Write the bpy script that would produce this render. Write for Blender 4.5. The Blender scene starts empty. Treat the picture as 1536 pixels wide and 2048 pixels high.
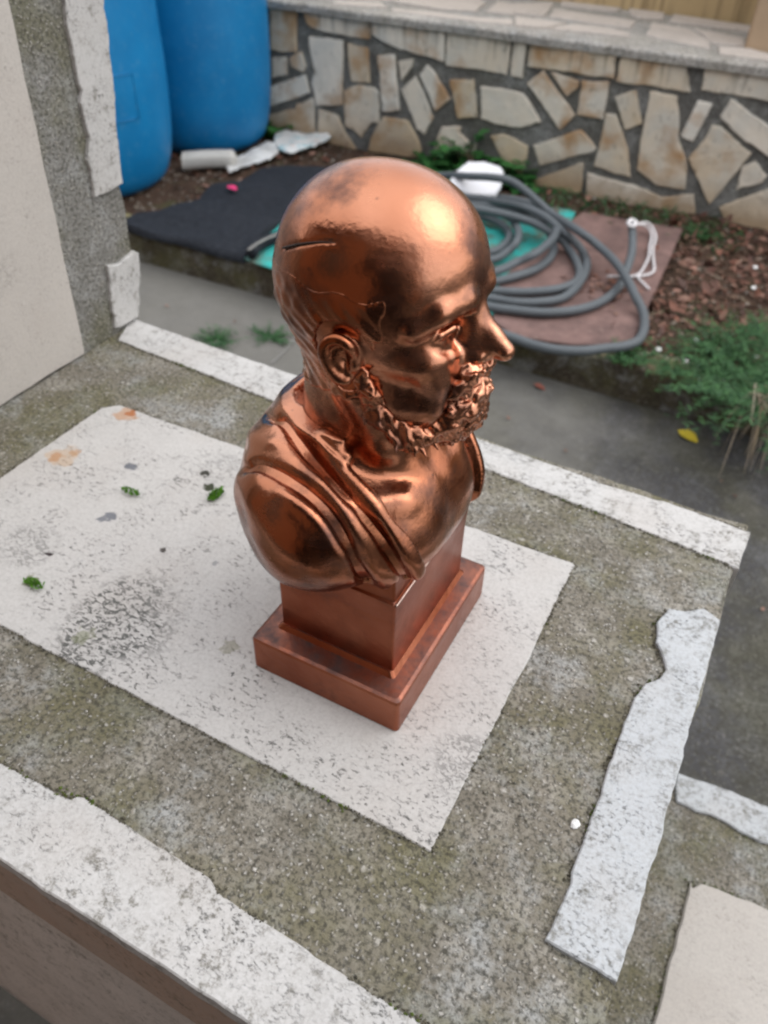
import bpy, bmesh, math, random
import numpy as np
from mathutils import Vector, Matrix, noise as mnoise

random.seed(7)
rng = np.random.default_rng(7)
scene = bpy.context.scene
COL = scene.collection

# ------------------------------------------------------------------ camera, sky, sun, exposure
IW, IH, FPX = 1536.0, 2048.0, 1615.64
YAW, PITCH, ROLL = math.radians(27.0164), math.radians(41.4773), math.radians(1.84692)
CAM = np.array([0.0, 0.0, 0.5])


def cam_axes():
    cy, sy, cp, sp = math.cos(YAW), math.sin(YAW), math.cos(PITCH), math.sin(PITCH)
    f = np.array([-sy * cp, cy * cp, -sp])
    r = np.array([cy, sy, 0.0])
    u = np.cross(r, f)
    cr, sr = math.cos(ROLL), math.sin(ROLL)
    return r * cr + u * sr, -r * sr + u * cr, f


AR, AU, AF = cam_axes()
cam_data = bpy.data.cameras.new('camera')
cam_data.sensor_fit = 'VERTICAL'
cam_data.sensor_height = 24.0
cam_data.lens = 24.0 * FPX / IH
cam_data.clip_start = 0.01
cam_data.clip_end = 300
cam_data.dof.use_dof = True
cam_data.dof.focus_distance = 0.50
cam_data.dof.aperture_fstop = 5.6
cam = bpy.data.objects.new('camera', cam_data)
COL.objects.link(cam)
M = Matrix(((AR[0], AU[0], -AF[0], CAM[0]), (AR[1], AU[1], -AF[1], CAM[1]), (AR[2], AU[2], -AF[2], CAM[2]), (0, 0, 0, 1)))
cam.matrix_world = M
scene.camera = cam

SUN_EL, SUN_AZ = math.radians(50), math.radians(62)     # azimuth measured from +Y towards +X
world = bpy.data.worlds.new('World')
scene.world = world
world.use_nodes = True
wn = world.node_tree
wn.nodes.clear()
w_out = wn.nodes.new('ShaderNodeOutputWorld')
w_bg = wn.nodes.new('ShaderNodeBackground')
w_sky = wn.nodes.new('ShaderNodeTexSky')
w_sky.sky_type = 'NISHITA'
w_sky.sun_disc = False
w_sky.sun_elevation = SUN_EL
w_sky.sun_rotation = SUN_AZ
w_sky.dust_density = 1.5
w_sky.air_density = 1.0
w_hsv = wn.nodes.new('ShaderNodeHueSaturation')
w_hsv.inputs['Saturation'].default_value = 0.42
w_bg.inputs['Strength'].default_value = 0.15
w_tc = wn.nodes.new('ShaderNodeTexCoord')          # a high, even cloud sheet over the clear sky, brighter towards the zenith
w_sep = wn.nodes.new('ShaderNodeSeparateXYZ')
w_cl = wn.nodes.new('ShaderNodeValToRGB')
w_mix = wn.nodes.new('ShaderNodeMix')
w_mix.data_type = 'RGBA'
w_mix.inputs[0].default_value = 0.6
w_mul = wn.nodes.new('ShaderNodeVectorMath')
w_mul.operation = 'SCALE'
w_mul.inputs['Scale'].default_value = 9.5
w_cl.color_ramp.elements[0].color = (0.42, 0.43, 0.45, 1)
w_cl.color_ramp.elements[1].color = (1.0, 1.0, 1.02, 1)
wn.links.new(w_tc.outputs['Generated'], w_sep.inputs[0])
wn.links.new(w_sep.outputs['Z'], w_cl.inputs[0])
wn.links.new(w_cl.outputs[0], w_mul.inputs[0])
wn.links.new(w_sky.outputs[0], w_hsv.inputs['Color'])
wn.links.new(w_hsv.outputs[0], w_mix.inputs[6])
wn.links.new(w_mul.outputs[0], w_mix.inputs[7])
wn.links.new(w_mix.outputs[2], w_bg.inputs['Color'])
wn.links.new(w_bg.outputs[0], w_out.inputs['Surface'])

sun_data = bpy.data.lights.new('sun', 'SUN')
sun_data.energy = 0.5
sun_data.angle = math.radians(50)
sun_data.color = (1.0, 0.98, 0.95)
sun = bpy.data.objects.new('sun', sun_data)
COL.objects.link(sun)
sd = Vector((math.sin(SUN_AZ) * math.cos(SUN_EL), math.cos(SUN_AZ) * math.cos(SUN_EL), math.sin(SUN_EL)))
sun.rotation_euler = sd.to_track_quat('Z', 'Y').to_euler()

scene.view_settings.view_transform = 'Standard'
scene.view_settings.look = 'None'
scene.view_settings.exposure = 1.08
scene.view_settings.gamma = 1.0
scene.view_settings.use_curve_mapping = False
scene.render.engine = 'CYCLES'
scene.cycles.filter_width = 2.3
scene.cycles.max_bounces = 8


# ------------------------------------------------------------------ helpers
def ray(p):
    return AR * ((p[0] - IW / 2) / FPX) + AU * (-(p[1] - IH / 2) / FPX) + AF


def at(p, axis, val):
    d = ray(p)
    return CAM + d * ((val - CAM[axis]) / d[axis])


def tag(o, label=None, cat=None, group=None, kind=None):
    if label: o['label'] = label
    if cat: o['category'] = cat
    if group: o['group'] = group
    if kind: o['kind'] = kind
    return o


BASES = {}


def empty(name, loc=(0, 0, 0), label=None, cat=None, group=None, kind=None, local=False):
    o = bpy.data.objects.new(name, None)
    o.location = loc
    o.empty_display_size = 0.05
    COL.objects.link(o)
    if not local:
        BASES[o.name] = Vector(loc)
    return tag(o, label, cat, group, kind)


def mesh(name, verts, faces, mat=None, parent=None, smooth=False):
    me = bpy.data.meshes.new(name)
    me.from_pydata([tuple(map(float, v)) for v in verts], [], [tuple(map(int, f)) for f in faces])
    if smooth:
        me.polygons.foreach_set('use_smooth', [True] * len(me.polygons))
    me.update()
    return obj(name, me, mat, parent)


def mesh_np(name, V, F, mat=None, parent=None, smooth=True):
    """numpy verts (n,3) and quads/tris (m,k)"""
    me = bpy.data.meshes.new(name)
    n, (m, k) = len(V), F.shape
    me.vertices.add(n)
    me.vertices.foreach_set('co', np.asarray(V, np.float32).ravel())
    me.loops.add(m * k)
    me.loops.foreach_set('vertex_index', np.asarray(F, np.int32).ravel())
    me.polygons.add(m)
    me.polygons.foreach_set('loop_start', np.arange(0, m * k, k, dtype=np.int32))
    me.polygons.foreach_set('loop_total', np.full(m, k, dtype=np.int32))
    me.update(calc_edges=True)
    if smooth:
        me.polygons.foreach_set('use_smooth', np.ones(m, dtype=bool))
    me.validate()
    return obj(name, me, mat, parent)


def obj(name, me, mat=None, parent=None):
    o = bpy.data.objects.new(name, me)
    if mat is not None and not me.materials:
        me.materials.append(mat)
    COL.objects.link(o)
    if parent is not None:
        o.parent = parent
        if parent.name in BASES:          # vertices are in world space, the thing's origin sits at its base
            o.matrix_parent_inverse = Matrix.Translation(-BASES[parent.name])
    return o


# ------------------------------------------------------------------ node material helpers
class NT:
    def __init__(s, name):
        s.m = bpy.data.materials.new(name)
        s.m.use_nodes = True
        s.t = s.m.node_tree
        s.b = s.t.nodes['Principled BSDF']
        s.tc = s.t.nodes.new('ShaderNodeTexCoord')
        s.vec = s.tc.outputs['Object']

    def n(s, typ, **kw):
        nd = s.t.nodes.new(typ)
        for k, v in kw.items():
            setattr(nd, k, v)
        return nd

    def link(s, a, b):
        s.t.links.new(a, b)

    def mapping(s, scale=(1, 1, 1), rot=(0, 0, 0), loc=(0, 0, 0), vec=None):
        m = s.n('ShaderNodeMapping')
        m.inputs['Scale'].default_value = scale
        m.inputs['Rotation'].default_value = rot
        m.inputs['Location'].default_value = loc
        s.link(vec or s.vec, m.inputs['Vector'])
        return m.outputs[0]

    def noise(s, scale, detail=4, rough=0.55, vec=None, dist=0.0):
        t = s.n('ShaderNodeTexNoise')
        t.inputs['Scale'].default_value = scale
        t.inputs['Detail'].default_value = detail
        t.inputs['Roughness'].default_value = rough
        t.inputs['Distortion'].default_value = dist
        s.link(vec or s.vec, t.inputs['Vector'])
        return t.outputs['Fac']

    def voronoi(s, scale, feature='F1', rand=1.0, vec=None, out='Distance'):
        t = s.n('ShaderNodeTexVoronoi', feature=feature)
        t.inputs['Scale'].default_value = scale
        t.inputs['Randomness'].default_value = rand
        s.link(vec or s.vec, t.inputs['Vector'])
        return t.outputs[out]

    def ramp(s, fac, stops, interp='LINEAR'):
        r = s.n('ShaderNodeValToRGB')
        e = r.color_ramp
        e.interpolation = interp
        while len(e.elements) < len(stops):
            e.elements.new(0.5)
        for el, (p, c) in zip(e.elements, stops):
            el.position = p
            el.color = (c, c, c, 1) if not hasattr(c, '__len__') else (*c, 1)
        s.link(fac, r.inputs[0])
        return r.outputs[0]

    def mix(s, fac, a, b, mode='MIX'):
        m = s.n('ShaderNodeMix', data_type='RGBA', blend_type=mode)
        for sock, v in ((m.inputs[0], fac), (m.inputs[6], a), (m.inputs[7], b)):
            if isinstance(v, (int, float)):
                sock.default_value = v if sock is m.inputs[0] else (v, v, v, 1)
            elif hasattr(v, '__len__'):
                sock.default_value = (*v, 1)
            else:
                s.link(v, sock)
        return m.outputs[2]

    def math(s, op, a, b=0.0):
        m = s.n('ShaderNodeMath', operation=op)
        for sock, v in ((m.inputs[0], a), (m.inputs[1], b)):
            if isinstance(v, (int, float)):
                sock.default_value = v
            else:
                s.link(v, sock)
        return m.outputs[0]

    def obj_rand(s):
        return s.n('ShaderNodeObjectInfo').outputs['Random']

    def bump(s, h, dist, strength=1.0, prev=None):
        b = s.n('ShaderNodeBump')
        b.inputs['Strength'].default_value = strength
        b.inputs['Distance'].default_value = dist
        s.link(h, b.inputs['Height'])
        if prev is not None:
            s.link(prev, b.inputs['Normal'])
        return b.outputs[0]

    def done(s, col=None, rough=None, normal=None, metal=None, spec=None):
        for key, v in (('Base Color', col), ('Roughness', rough), ('Metallic', metal), ('Specular IOR Level', spec)):
            if v is None:
                continue
            if isinstance(v, (int, float)):
                s.b.inputs[key].default_value = v
            elif hasattr(v, '__len__'):
                s.b.inputs[key].default_value = (*v, 1)
            else:
                s.link(v, s.b.inputs[key])
        if normal is not None:
            s.link(normal, s.b.inputs['Normal'])
        return s.m


def mat_copper():
    t = NT('cast_copper')
    blot = t.noise(22, 5, 0.6)
    fine = t.noise(260, 3, 0.6)
    big = t.noise(9, 3, 0.5)
    col = t.mix(t.ramp(big, [(0.35, 0.0), (0.65, 1.0)]), (0.25, 0.076, 0.031), (0.56, 0.255, 0.155))
    dark = t.ramp(blot, [(0.54, 0.0), (0.70, 0.6)])
    col = t.mix(dark, col, (0.20, 0.085, 0.055))
    pat = t.math('MULTIPLY', t.ramp(t.noise(17, 6, 0.65, t.mapping(loc=(0.3, 0.1, 0.2))), [(0.50, 0.0), (0.64, 0.75)]), 1.0)
    col = t.mix(pat, col, (0.060, 0.040, 0.038))
    speck = t.ramp(t.noise(150, 2, 0.5), [(0.70, 0.0), (0.76, 0.6)])
    col = t.mix(speck, col, (0.10, 0.06, 0.05))
    rough = t.math('ADD', t.ramp(t.math('ADD', t.math('MULTIPLY', t.noise(35, 4, 0.6), 0.7), t.math('MULTIPLY', t.noise(55, 5, 0.7, t.mapping((1, 1, 7), (0.5, 0.4, 0))), 0.3)), [(0.32, 0.13), (0.66, 0.31)]), t.math('MULTIPLY', pat, 0.12))
    nrm = t.bump(t.noise(60, 3, 0.5), 0.0012, 0.35)
    nrm = t.bump(fine, 0.0004, 0.5, nrm)
    return t.done(col, rough, nrm, 1.0)


# ------------------------------------------------------------------ signed-distance sculpting (units: cm, bust space)
class Sculpt:
    def __init__(s, lo, hi, h):
        s.lo, s.h = np.array(lo, float), h
        s.n = np.ceil((np.array(hi) - s.lo) / h).astype(int) + 1
        s.D = np.full(s.n, 50.0, np.float32)

    def sub(s, lo, hi):
        a = np.clip(np.floor((np.array(lo) - s.lo) / s.h).astype(int), 0, s.n)
        b = np.clip(np.ceil((np.array(hi) - s.lo) / s.h).astype(int) + 1, 0, s.n)
        sl = tuple(slice(i, j) for i, j in zip(a, b))
        g = [(s.lo[k] + s.h * np.arange(a[k], b[k])).astype(np.float32) for k in range(3)]
        return sl, g[0][:, None, None], g[1][None, :, None], g[2][None, None, :]

    def apply(s, fn, lo, hi, k=0.3, mode='add'):
        pad = k + 0.6
        sl, X, Y, Z = s.sub(np.array(lo) - pad, np.array(hi) + pad)
        d = fn(X, Y, Z)
        cur = s.D[sl]
        if mode == 'add':
            h = np.clip(0.5 + 0.5 * (cur - d) / k, 0, 1)
            s.D[sl] = cur + (d - cur) * h - k * h * (1 - h)
        elif mode == 'cut':
            h = np.clip(0.5 - 0.5 * (cur + d) / k, 0, 1)
            s.D[sl] = cur + (-d - cur) * h + k * h * (1 - h)
        elif mode == 'and':
            h = np.clip(0.5 - 0.5 * (d - cur) / k, 0, 1)
            s.D[sl] = d + (cur - d) * h + k * h * (1 - h)
        elif mode == 'disp':
            s.D[sl] = cur + d

    def ell(s, c, r, k=0.3, mode='add', rot=None):
        c, r = np.array(c, float), np.array(r, float)
        R = np.eye(3) if rot is None else np.array(rot)
        m = np.abs(R.T) @ r if rot is not None else r

        def fn(X, Y, Z):
            x, y, z = X - c[0], Y - c[1], Z - c[2]
            if rot is not None:
                x, y, z = (R[0, 0] * x + R[0, 1] * y + R[0, 2] * z, R[1, 0] * x + R[1, 1] * y + R[1, 2] * z, R[2, 0] * x + R[2, 1] * y + R[2, 2] * z)
            k0 = np.sqrt((x / r[0]) ** 2 + (y / r[1]) ** 2 + (z / r[2]) ** 2)
            k1 = np.sqrt((x / r[0] ** 2) ** 2 + (y / r[1] ** 2) ** 2 + (z / r[2] ** 2) ** 2) + 1e-6
            return k0 * (k0 - 1) / k1
        s.apply(fn, c - m, c + m, k, mode)

    def cap(s, a, b, ra, rb, k=0.3, mode='add'):
        a, b = np.array(a, float), np.array(b, float)
        d = b - a
        L = float(d @ d) + 1e-9
        R = max(ra, rb)

        def fn(X, Y, Z):
            x, y, z = X - a[0], Y - a[1], Z - a[2]
            t = np.clip((x * d[0] + y * d[1] + z * d[2]) / L, 0, 1)
            return np.sqrt((x - t * d[0]) ** 2 + (y - t * d[1]) ** 2 + (z - t * d[2]) ** 2) - (ra + (rb - ra) * t)
        s.apply(fn, np.minimum(a, b) - R, np.maximum(a, b) + R, k, mode)

    def chain(s, pts, rad, k=0.3, mode='add'):
        rad = [rad] * len(pts) if np.isscalar(rad) else rad
        for i in range(len(pts) - 1):
            s.cap(pts[i], pts[i + 1], rad[i], rad[i + 1], k, mode)

    def surface(s, D=None):
        """naive surface nets"""
        D = s.D if D is None else D
        ins = D < 0
        nx, ny, nz = D.shape
        acc = np.zeros((nx - 1, ny - 1, nz - 1, 3), np.float32)
        cnt = np.zeros((nx - 1, ny - 1, nz - 1), np.float32)
        c8 = ins[:-1, :-1, :-1].astype(np.int8)
        tot = c8.copy()
        for i, j, k in [(1, 0, 0), (0, 1, 0), (0, 0, 1), (1, 1, 0), (1, 0, 1), (0, 1, 1), (1, 1, 1)]:
            tot += ins[i:nx - 1 + i, j:ny - 1 + j, k:nz - 1 + k]
        act = (tot > 0) & (tot < 8)
        I = np.argwhere(act)
        idx = np.full(act.shape, -1, np.int32)
        idx[act] = np.arange(len(I))
        P = np.zeros((len(I), 3))
        C = np.zeros(len(I))
        corners = [(0, 0, 0), (1, 0, 0), (0, 1, 0), (1, 1, 0), (0, 0, 1), (1, 0, 1), (0, 1, 1), (1, 1, 1)]
        vals = {c: D[I[:, 0] + c[0], I[:, 1] + c[1], I[:, 2] + c[2]] for c in corners}
        for c in corners:
            for ax in range(3):
                if c[ax] == 0:
                    e = list(c); e[ax] = 1; e = tuple(e)
                    va, vb = vals[c], vals[e]
                    m = (va < 0) != (vb < 0)
                    t = va[m] / (va[m] - vb[m])
                    q = np.repeat(np.array([c], float), m.sum(), 0)
                    q[:, ax] += t
                    P[m] += q
                    C[m] += 1
        V = s.lo + (I + P / C[:, None]) * s.h
        F = []
        for ax in range(3):
            sa = [slice(1, -1)] * 3
            a = [slice(None)] * 3; b = [slice(None)] * 3
            a[ax] = slice(0, -1); b[ax] = slice(1, None)
            A, B = ins[tuple(a)], ins[tuple(b)]
            E = np.argwhere(A != B)
            u, v = (ax + 1) % 3, (ax + 2) % 3
            ok = (E[:, u] > 0) & (E[:, v] > 0) & (E[:, u] < D.shape[u] - 1) & (E[:, v] < D.shape[v] - 1)
            E = E[ok]
            q = []
            for du, dv in ((1, 1), (0, 1), (0, 0), (1, 0)):
                e = E.copy(); e[:, u] -= du; e[:, v] -= dv
                q.append(idx[e[:, 0], e[:, 1], e[:, 2]])
            q = np.stack(q, 1)
            flip = ~A[E[:, 0], E[:, 1], E[:, 2]]
            q[flip] = q[flip][:, ::-1]
            F.append(q)
        return V, np.concatenate(F)


def relax(V, F, it=2, lam=0.5):
    n = len(V)
    for _ in range(it):
        S = np.zeros((n, 3)); C = np.zeros(n)
        for a, b in ((0, 1), (1, 2), (2, 3), (3, 0)):
            for i, j in ((a, b), (b, a)):
                for ax in range(3):
                    S[:, ax] += np.bincount(F[:, i], V[F[:, j], ax], n)
                C += np.bincount(F[:, i], minlength=n)
        V = V + lam * (S / np.maximum(C, 1)[:, None] - V)
    return V

# ------------------------------------------------------------------ materials of the place
def spots(t, base, items):
    """stains of their own shape at fixed places: items = (x, y, z, radius, colour, strength)"""
    col = base
    for (x, y, z, r, c, k) in items:
        d = t.n('ShaderNodeVectorMath', operation='DISTANCE')
        nz = t.n('ShaderNodeTexNoise')
        nz.inputs['Scale'].default_value = 1.2 / r
        nz.inputs['Detail'].default_value = 4
        t.link(t.vec, nz.inputs['Vector'])
        t.link(t.vec, d.inputs[0])
        d.inputs[1].default_value = (x, y, z)
        dd = t.math('ADD', t.math('DIVIDE', d.outputs['Value'], r), t.math('MULTIPLY', t.math('SUBTRACT', nz.outputs['Fac'], 0.5), 2.2))
        f = t.ramp(dd, [(0.75, k), (1.0, 0.0)])
        col = t.mix(f, col, c)
    return col


def mat_travertine(name='travertine', tint=(0.42, 0.405, 0.385), pit=1.0, dirt=0.0, stains=(), clusters=()):
    t = NT(name)
    big = t.noise(6, 4, 0.6)
    col = t.mix(t.ramp(big, [(0.35, 0), (0.7, 1)]), tint, tuple(c * 1.12 for c in tint))
    warm = t.ramp(t.noise(11, 3, 0.5), [(0.5, 0), (0.75, 0.35)])
    col = t.mix(warm, col, (0.37, 0.325, 0.285))
    grain = t.noise(420, 3, 0.7)
    col = t.mix(t.ramp(grain, [(0.3, 0.35), (0.6, 0)]), col, (0.24, 0.225, 0.20))
    v = t.mapping((1, 1.7, 1.3), (0, 0, 0.35))
    n1 = t.noise(240, 5, 0.7, v, 0.3)
    n2 = t.noise(26, 3, 0.5)
    pits = t.math('MULTIPLY', t.ramp(n1, [(0.55, 0), (0.65, 0.95)]), t.ramp(n2, [(0.42, 0.12), (0.62, 1)]))
    # clusters of deep wavy solution holes
    n3 = t.noise(150, 4, 0.65, v, 1.2)
    n4 = t.noise(7.5, 2, 0.5, t.mapping(loc=(0.31, 0.1, 0)))
    zone = t.ramp(n4, [(0.62, 0), (0.74, 1)]) if not clusters else 0.0
    for (x, y, z, r, k) in clusters:
        dn = t.n('ShaderNodeVectorMath', operation='DISTANCE')
        t.link(t.vec, dn.inputs[0]); dn.inputs[1].default_value = (x, y, z)
        q = t.math('ADD', t.math('DIVIDE', dn.outputs['Value'], r), t.math('MULTIPLY', t.math('SUBTRACT', n2, 0.5), 1.5))
        zone = t.math('MAXIMUM', zone, t.ramp(q, [(0.55, k), (1.0, 0)]))
    holes = t.math('MULTIPLY', t.ramp(n3, [(0.50, 0), (0.56, 1)]), zone)
    allp = t.math('MAXIMUM', pits, holes)
    col = t.mix(t.math('MULTIPLY', allp, 0.85 * pit), col, (0.035, 0.037, 0.032))
    if dirt:
        d1 = t.noise(75, 7, 0.8)
        d2 = t.noise(230, 3, 0.7)
        f = t.ramp(t.math('ADD', t.math('MULTIPLY', d1, 0.7), t.math('MULTIPLY', d2, 0.3)), [(0.545 - 0.045 * dirt, 0), (0.62, 0.85)])
        f = t.math('MULTIPLY', f, t.ramp(t.noise(13, 4, 0.6), [(0.36, 0.35), (0.58, 1)]))
        col = t.mix(f, col, (0.095, 0.085, 0.06))
    if stains:
        col = spots(t, col, stains)
    nrm = t.bump(t.math('SUBTRACT', 1.0, allp), 0.0012, 0.6 * pit)
    nrm = t.bump(t.noise(170, 4, 0.6), 0.0008, 0.6, nrm)
    return t.done(col, t.ramp(grain, [(0.2, 0.6), (0.8, 0.85)]), nrm, 0, 0.35)


def mat_concrete(name='weathered_concrete', base=(0.178, 0.160, 0.128), light=(0.30, 0.28, 0.24), algae=0.6, scale=1.0, pebbles=1.0, worn=False):
    t = NT(name)
    s = scale
    big = t.noise(5.5 * s, 5, 0.65)
    col = t.mix(t.ramp(big, [(0.3, 0), (0.7, 1)]), tuple(c * 0.72 for c in base), tuple(c * 1.3 for c in base))
    mid = t.noise(30 * s, 5, 0.7)
    col = t.mix(t.ramp(mid, [(0.48, 0), (0.66, 0.85)]), col, light)
    lich = t.noise(14 * s, 6, 0.75, t.mapping(loc=(3, 1, 2)))
    col = t.mix(t.ramp(lich, [(0.50, 0), (0.62, 0.12 if worn else 0.75)]), col, (0.32, 0.325, 0.315))
    al = t.noise(12 * s, 4, 0.6, t.mapping(loc=(7, 2, 5)))
    col = t.mix(t.ramp(al, [(0.44, 0), (0.62, algae)]), col, (0.10, 0.092, 0.030))
    fine = t.noise(260 * s, 3, 0.75)
    col = t.mix(t.ramp(fine, [(0.38, 0.8), (0.54, 0)]), col, (0.038, 0.035, 0.026))
    wob = t.n('ShaderNodeVectorMath', operation='ADD')
    nv = t.n('ShaderNodeTexNoise'); nv.inputs['Scale'].default_value = 300 * s
    t.link(t.vec, nv.inputs['Vector'])
    sc_ = t.n('ShaderNodeVectorMath', operation='SCALE'); sc_.inputs['Scale'].default_value = 0.004 / s
    t.link(nv.outputs['Color'], sc_.inputs[0]); t.link(t.vec, wob.inputs[0]); t.link(sc_.outputs[0], wob.inputs[1])
    wv = wob.outputs[0]
    vo = t.voronoi(330 * s, vec=wv)
    sel = t.voronoi(330 * s, out='Color', vec=wv)
    sp = t.n('ShaderNodeSeparateColor')
    t.link(sel, sp.inputs[0])
    pe = t.math('MULTIPLY', t.ramp(vo, [(0.2, 0.9), (0.5, 0)]), t.ramp(sp.outputs[0], [(0.62, 0), (0.72, 1)]))
    vo2 = t.voronoi(140 * s, vec=wv)
    sel2 = t.voronoi(140 * s, out='Color', vec=wv)
    sp2 = t.n('ShaderNodeSeparateColor')
    t.link(sel2, sp2.inputs[0])
    pe2 = t.math('MULTIPLY', t.ramp(vo2, [(0.2, 0.8), (0.42, 0)]), t.ramp(sp2.outputs[0], [(0.86, 0), (0.95, 1)]))
    pp = t.math('MULTIPLY', t.math('MAXIMUM', pe, pe2), pebbles)
    col = t.mix(t.math('MULTIPLY', pp, 0.8), col, t.mix(sp.outputs[1], (0.27, 0.245, 0.20), (0.48, 0.46, 0.42)))
    dk = t.math('MULTIPLY', t.ramp(vo, [(0.2, 0.6), (0.5, 0)]), t.ramp(sp.outputs[2], [(0.85, 0), (0.9, 1)]))
    col = t.mix(dk, col, (0.03, 0.032, 0.03))
    if worn:      # swept, drier concrete towards the left end of the path
        sx = t.n('ShaderNodeSeparateXYZ')
        t.link(t.vec, sx.inputs[0])
        g = t.math('ADD', t.math('MULTIPLY', sx.outputs['X'], -0.45), t.math('MULTIPLY', t.noise(3.5, 5, 0.6), 0.9))
        col = t.mix(t.ramp(g, [(0.42, 0), (1.25 / 1.5, 0.85)]), col, t.mix(mid, (0.115, 0.11, 0.097), (0.18, 0.172, 0.155)))
    nrm = t.bump(t.math('ADD', pp, t.math('MULTIPLY', fine, 1.2)), 0.0014, 0.9)
    nrm = t.bump(mid, 0.003, 0.5, nrm)
    return t.done(col, 0.88, nrm, 0, 0.25)


def mat_flat(name, col, rough=0.6, var=0.25, scale=30, bump=0.001, bscale=None, metal=0.0, spec=0.4, rnd=0.0):
    t = NT(name)
    c = t.mix(t.noise(scale, 4, 0.6), tuple(v * (1 - var) for v in col), tuple(min(1, v * (1 + var)) for v in col))
    if rnd:
        c = t.mix(t.math('MULTIPLY', t.obj_rand(), rnd), c, tuple(v * 0.45 for v in col))
    nrm = t.bump(t.noise(bscale or scale * 6, 3, 0.6), bump, 0.7) if bump else None
    return t.done(c, rough, nrm, metal, spec)


def plane_pts(px, axis, val):
    return [at(p, axis, val) for p in px]


OUTLINES = []


def plate(name, pts, nrm, front, back, mat, parent, jag=0.0, step=0.02, bevel=0.0015, seed=0):
    """an irregular slab: outline pts (3D, in a plane with unit normal nrm); its face stands `front` along nrm, its back at `back`"""
    r = random.Random(seed * 131 + len(pts))
    nrm = np.array(nrm, float)
    P = []
    pts = [np.array(p, float) for p in pts]
    # work in the plane
    u = np.cross(nrm, (0.0, 0.0, 1.0)) if abs(nrm[2]) < 0.9 else np.array([1.0, 0, 0])
    u /= np.linalg.norm(u)
    v = np.cross(nrm, u)
    for a, b in zip(pts, pts[1:] + pts[:1]):
        L = np.linalg.norm(b - a)
        n = max(1, int(L / step))
        d = (b - a) / max(L, 1e-6)
        side = np.cross(nrm, d)
        off = 0
        for k in range(n):
            q = a + (b - a) * (k / n)
            if jag and k:
                off = 0.55 * off + r.gauss(0, jag)
                q = q + side * off
            P.append(q)
    area = 0
    Q = [(p @ u, p @ v) for p in P]
    for (x0, y0), (x1, y1) in zip(Q, Q[1:] + Q[:1]):
        area += x0 * y1 - x1 * y0
    if area < 0:
        P.reverse(); Q.reverse()
    n = len(P)
    if abs(nrm[2]) > 0.9 and name in ('border_strip', 'travertine_panel'):
        OUTLINES.append(np.array(P))
    vs, fs = [], []
    for i in range(n):      # inset ring, offset along the local bisector
        a, b, c = np.array(Q[i - 1]), np.array(Q[i]), np.array(Q[(i + 1) % n])
        e1 = (b - a) / (np.linalg.norm(b - a) + 1e-9); e2 = (c - b) / (np.linalg.norm(c - b) + 1e-9)
        m = np.array([-(e1[1] + e2[1]), e1[0] + e2[0]])
        m /= np.linalg.norm(m) + 1e-9
        ins = P[i] + (u * m[0] + v * m[1]) * bevel
        vs.append(ins + nrm * front)
    vs += [p + nrm * (front - bevel) for p in P]
    vs += [p + nrm * back for p in P]
    fs.append(tuple(range(n)))
    for i in range(n):
        j = (i + 1) % n
        fs.append((i, n + i, n + j, j))
        fs.append((n + i, 2 * n + i, 2 * n + j, n + j))
    o = mesh(name, vs, fs, mat, parent)
    return o


def box(name, lo, hi, mat, parent=None, bevel=0.0):
    bm = bmesh.new()
    bmesh.ops.create_cube(bm, size=1)
    lo, hi = Vector(lo), Vector(hi)
    for v in bm.verts:
        v.co = Vector(((v.co.x + 0.5) * (hi.x - lo.x) + lo.x, (v.co.y + 0.5) * (hi.y - lo.y) + lo.y, (v.co.z + 0.5) * (hi.z - lo.z) + lo.z))
    if bevel:
        bmesh.ops.bevel(bm, geom=bm.edges[:], offset=bevel, segments=2, affect='EDGES')
    me = bpy.data.meshes.new(name)
    bm.to_mesh(me); bm.free()
    return obj(name, me, mat, parent)


def sheet(name, x0, x1, y0, y1, z, mat, nx=2, ny=2, fn=None, parent=None, smooth=True):
    xs = np.linspace(x0, x1, nx); ys = np.linspace(y0, y1, ny)
    X, Y = np.meshgrid(xs, ys, indexing='ij')
    Z = np.full_like(X, z) if fn is None else z + fn(X, Y)
    V = np.stack([X, Y, Z], -1).reshape(-1, 3)
    i = np.arange(nx - 1)[:, None] * ny + np.arange(ny - 1)[None]
    F = np.stack([i, i + ny, i + ny + 1, i + 1], -1).reshape(-1, 4)
    return mesh_np(name, V, F, mat, parent, smooth)


def vnoise(X, Y, s, seed=0):
    out = np.zeros_like(X)
    r = np.random.default_rng(seed)
    for o in range(5):
        a = r.uniform(0, 6.28, 4); k = s * 1.7 ** o
        th = r.uniform(0, 6.28)
        out += (np.sin(k * (X * math.cos(th) + Y * math.sin(th)) + a[0]) * np.sin(k * 1.1 * (-X * math.sin(th) + Y * math.cos(th)) + a[1])) / 1.6 ** o
    return out / 2


# ------------------------------------------------------------------ levels (m): the middle step is z = 0
ZL, ZP, ZB = -0.40, -0.705, -0.60        # lower step, path, planting bed
XR, XE = -0.70, 0.0475                    # riser of the upper step, edge of the middle step
YF, YB = 0.098, 0.662                     # front and back edge of the steps
YK, YW = 1.94, 3.07                       # kerb face, wall face
ZT = -0.10                                # top of the stone wall
XF = 0.80

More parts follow.
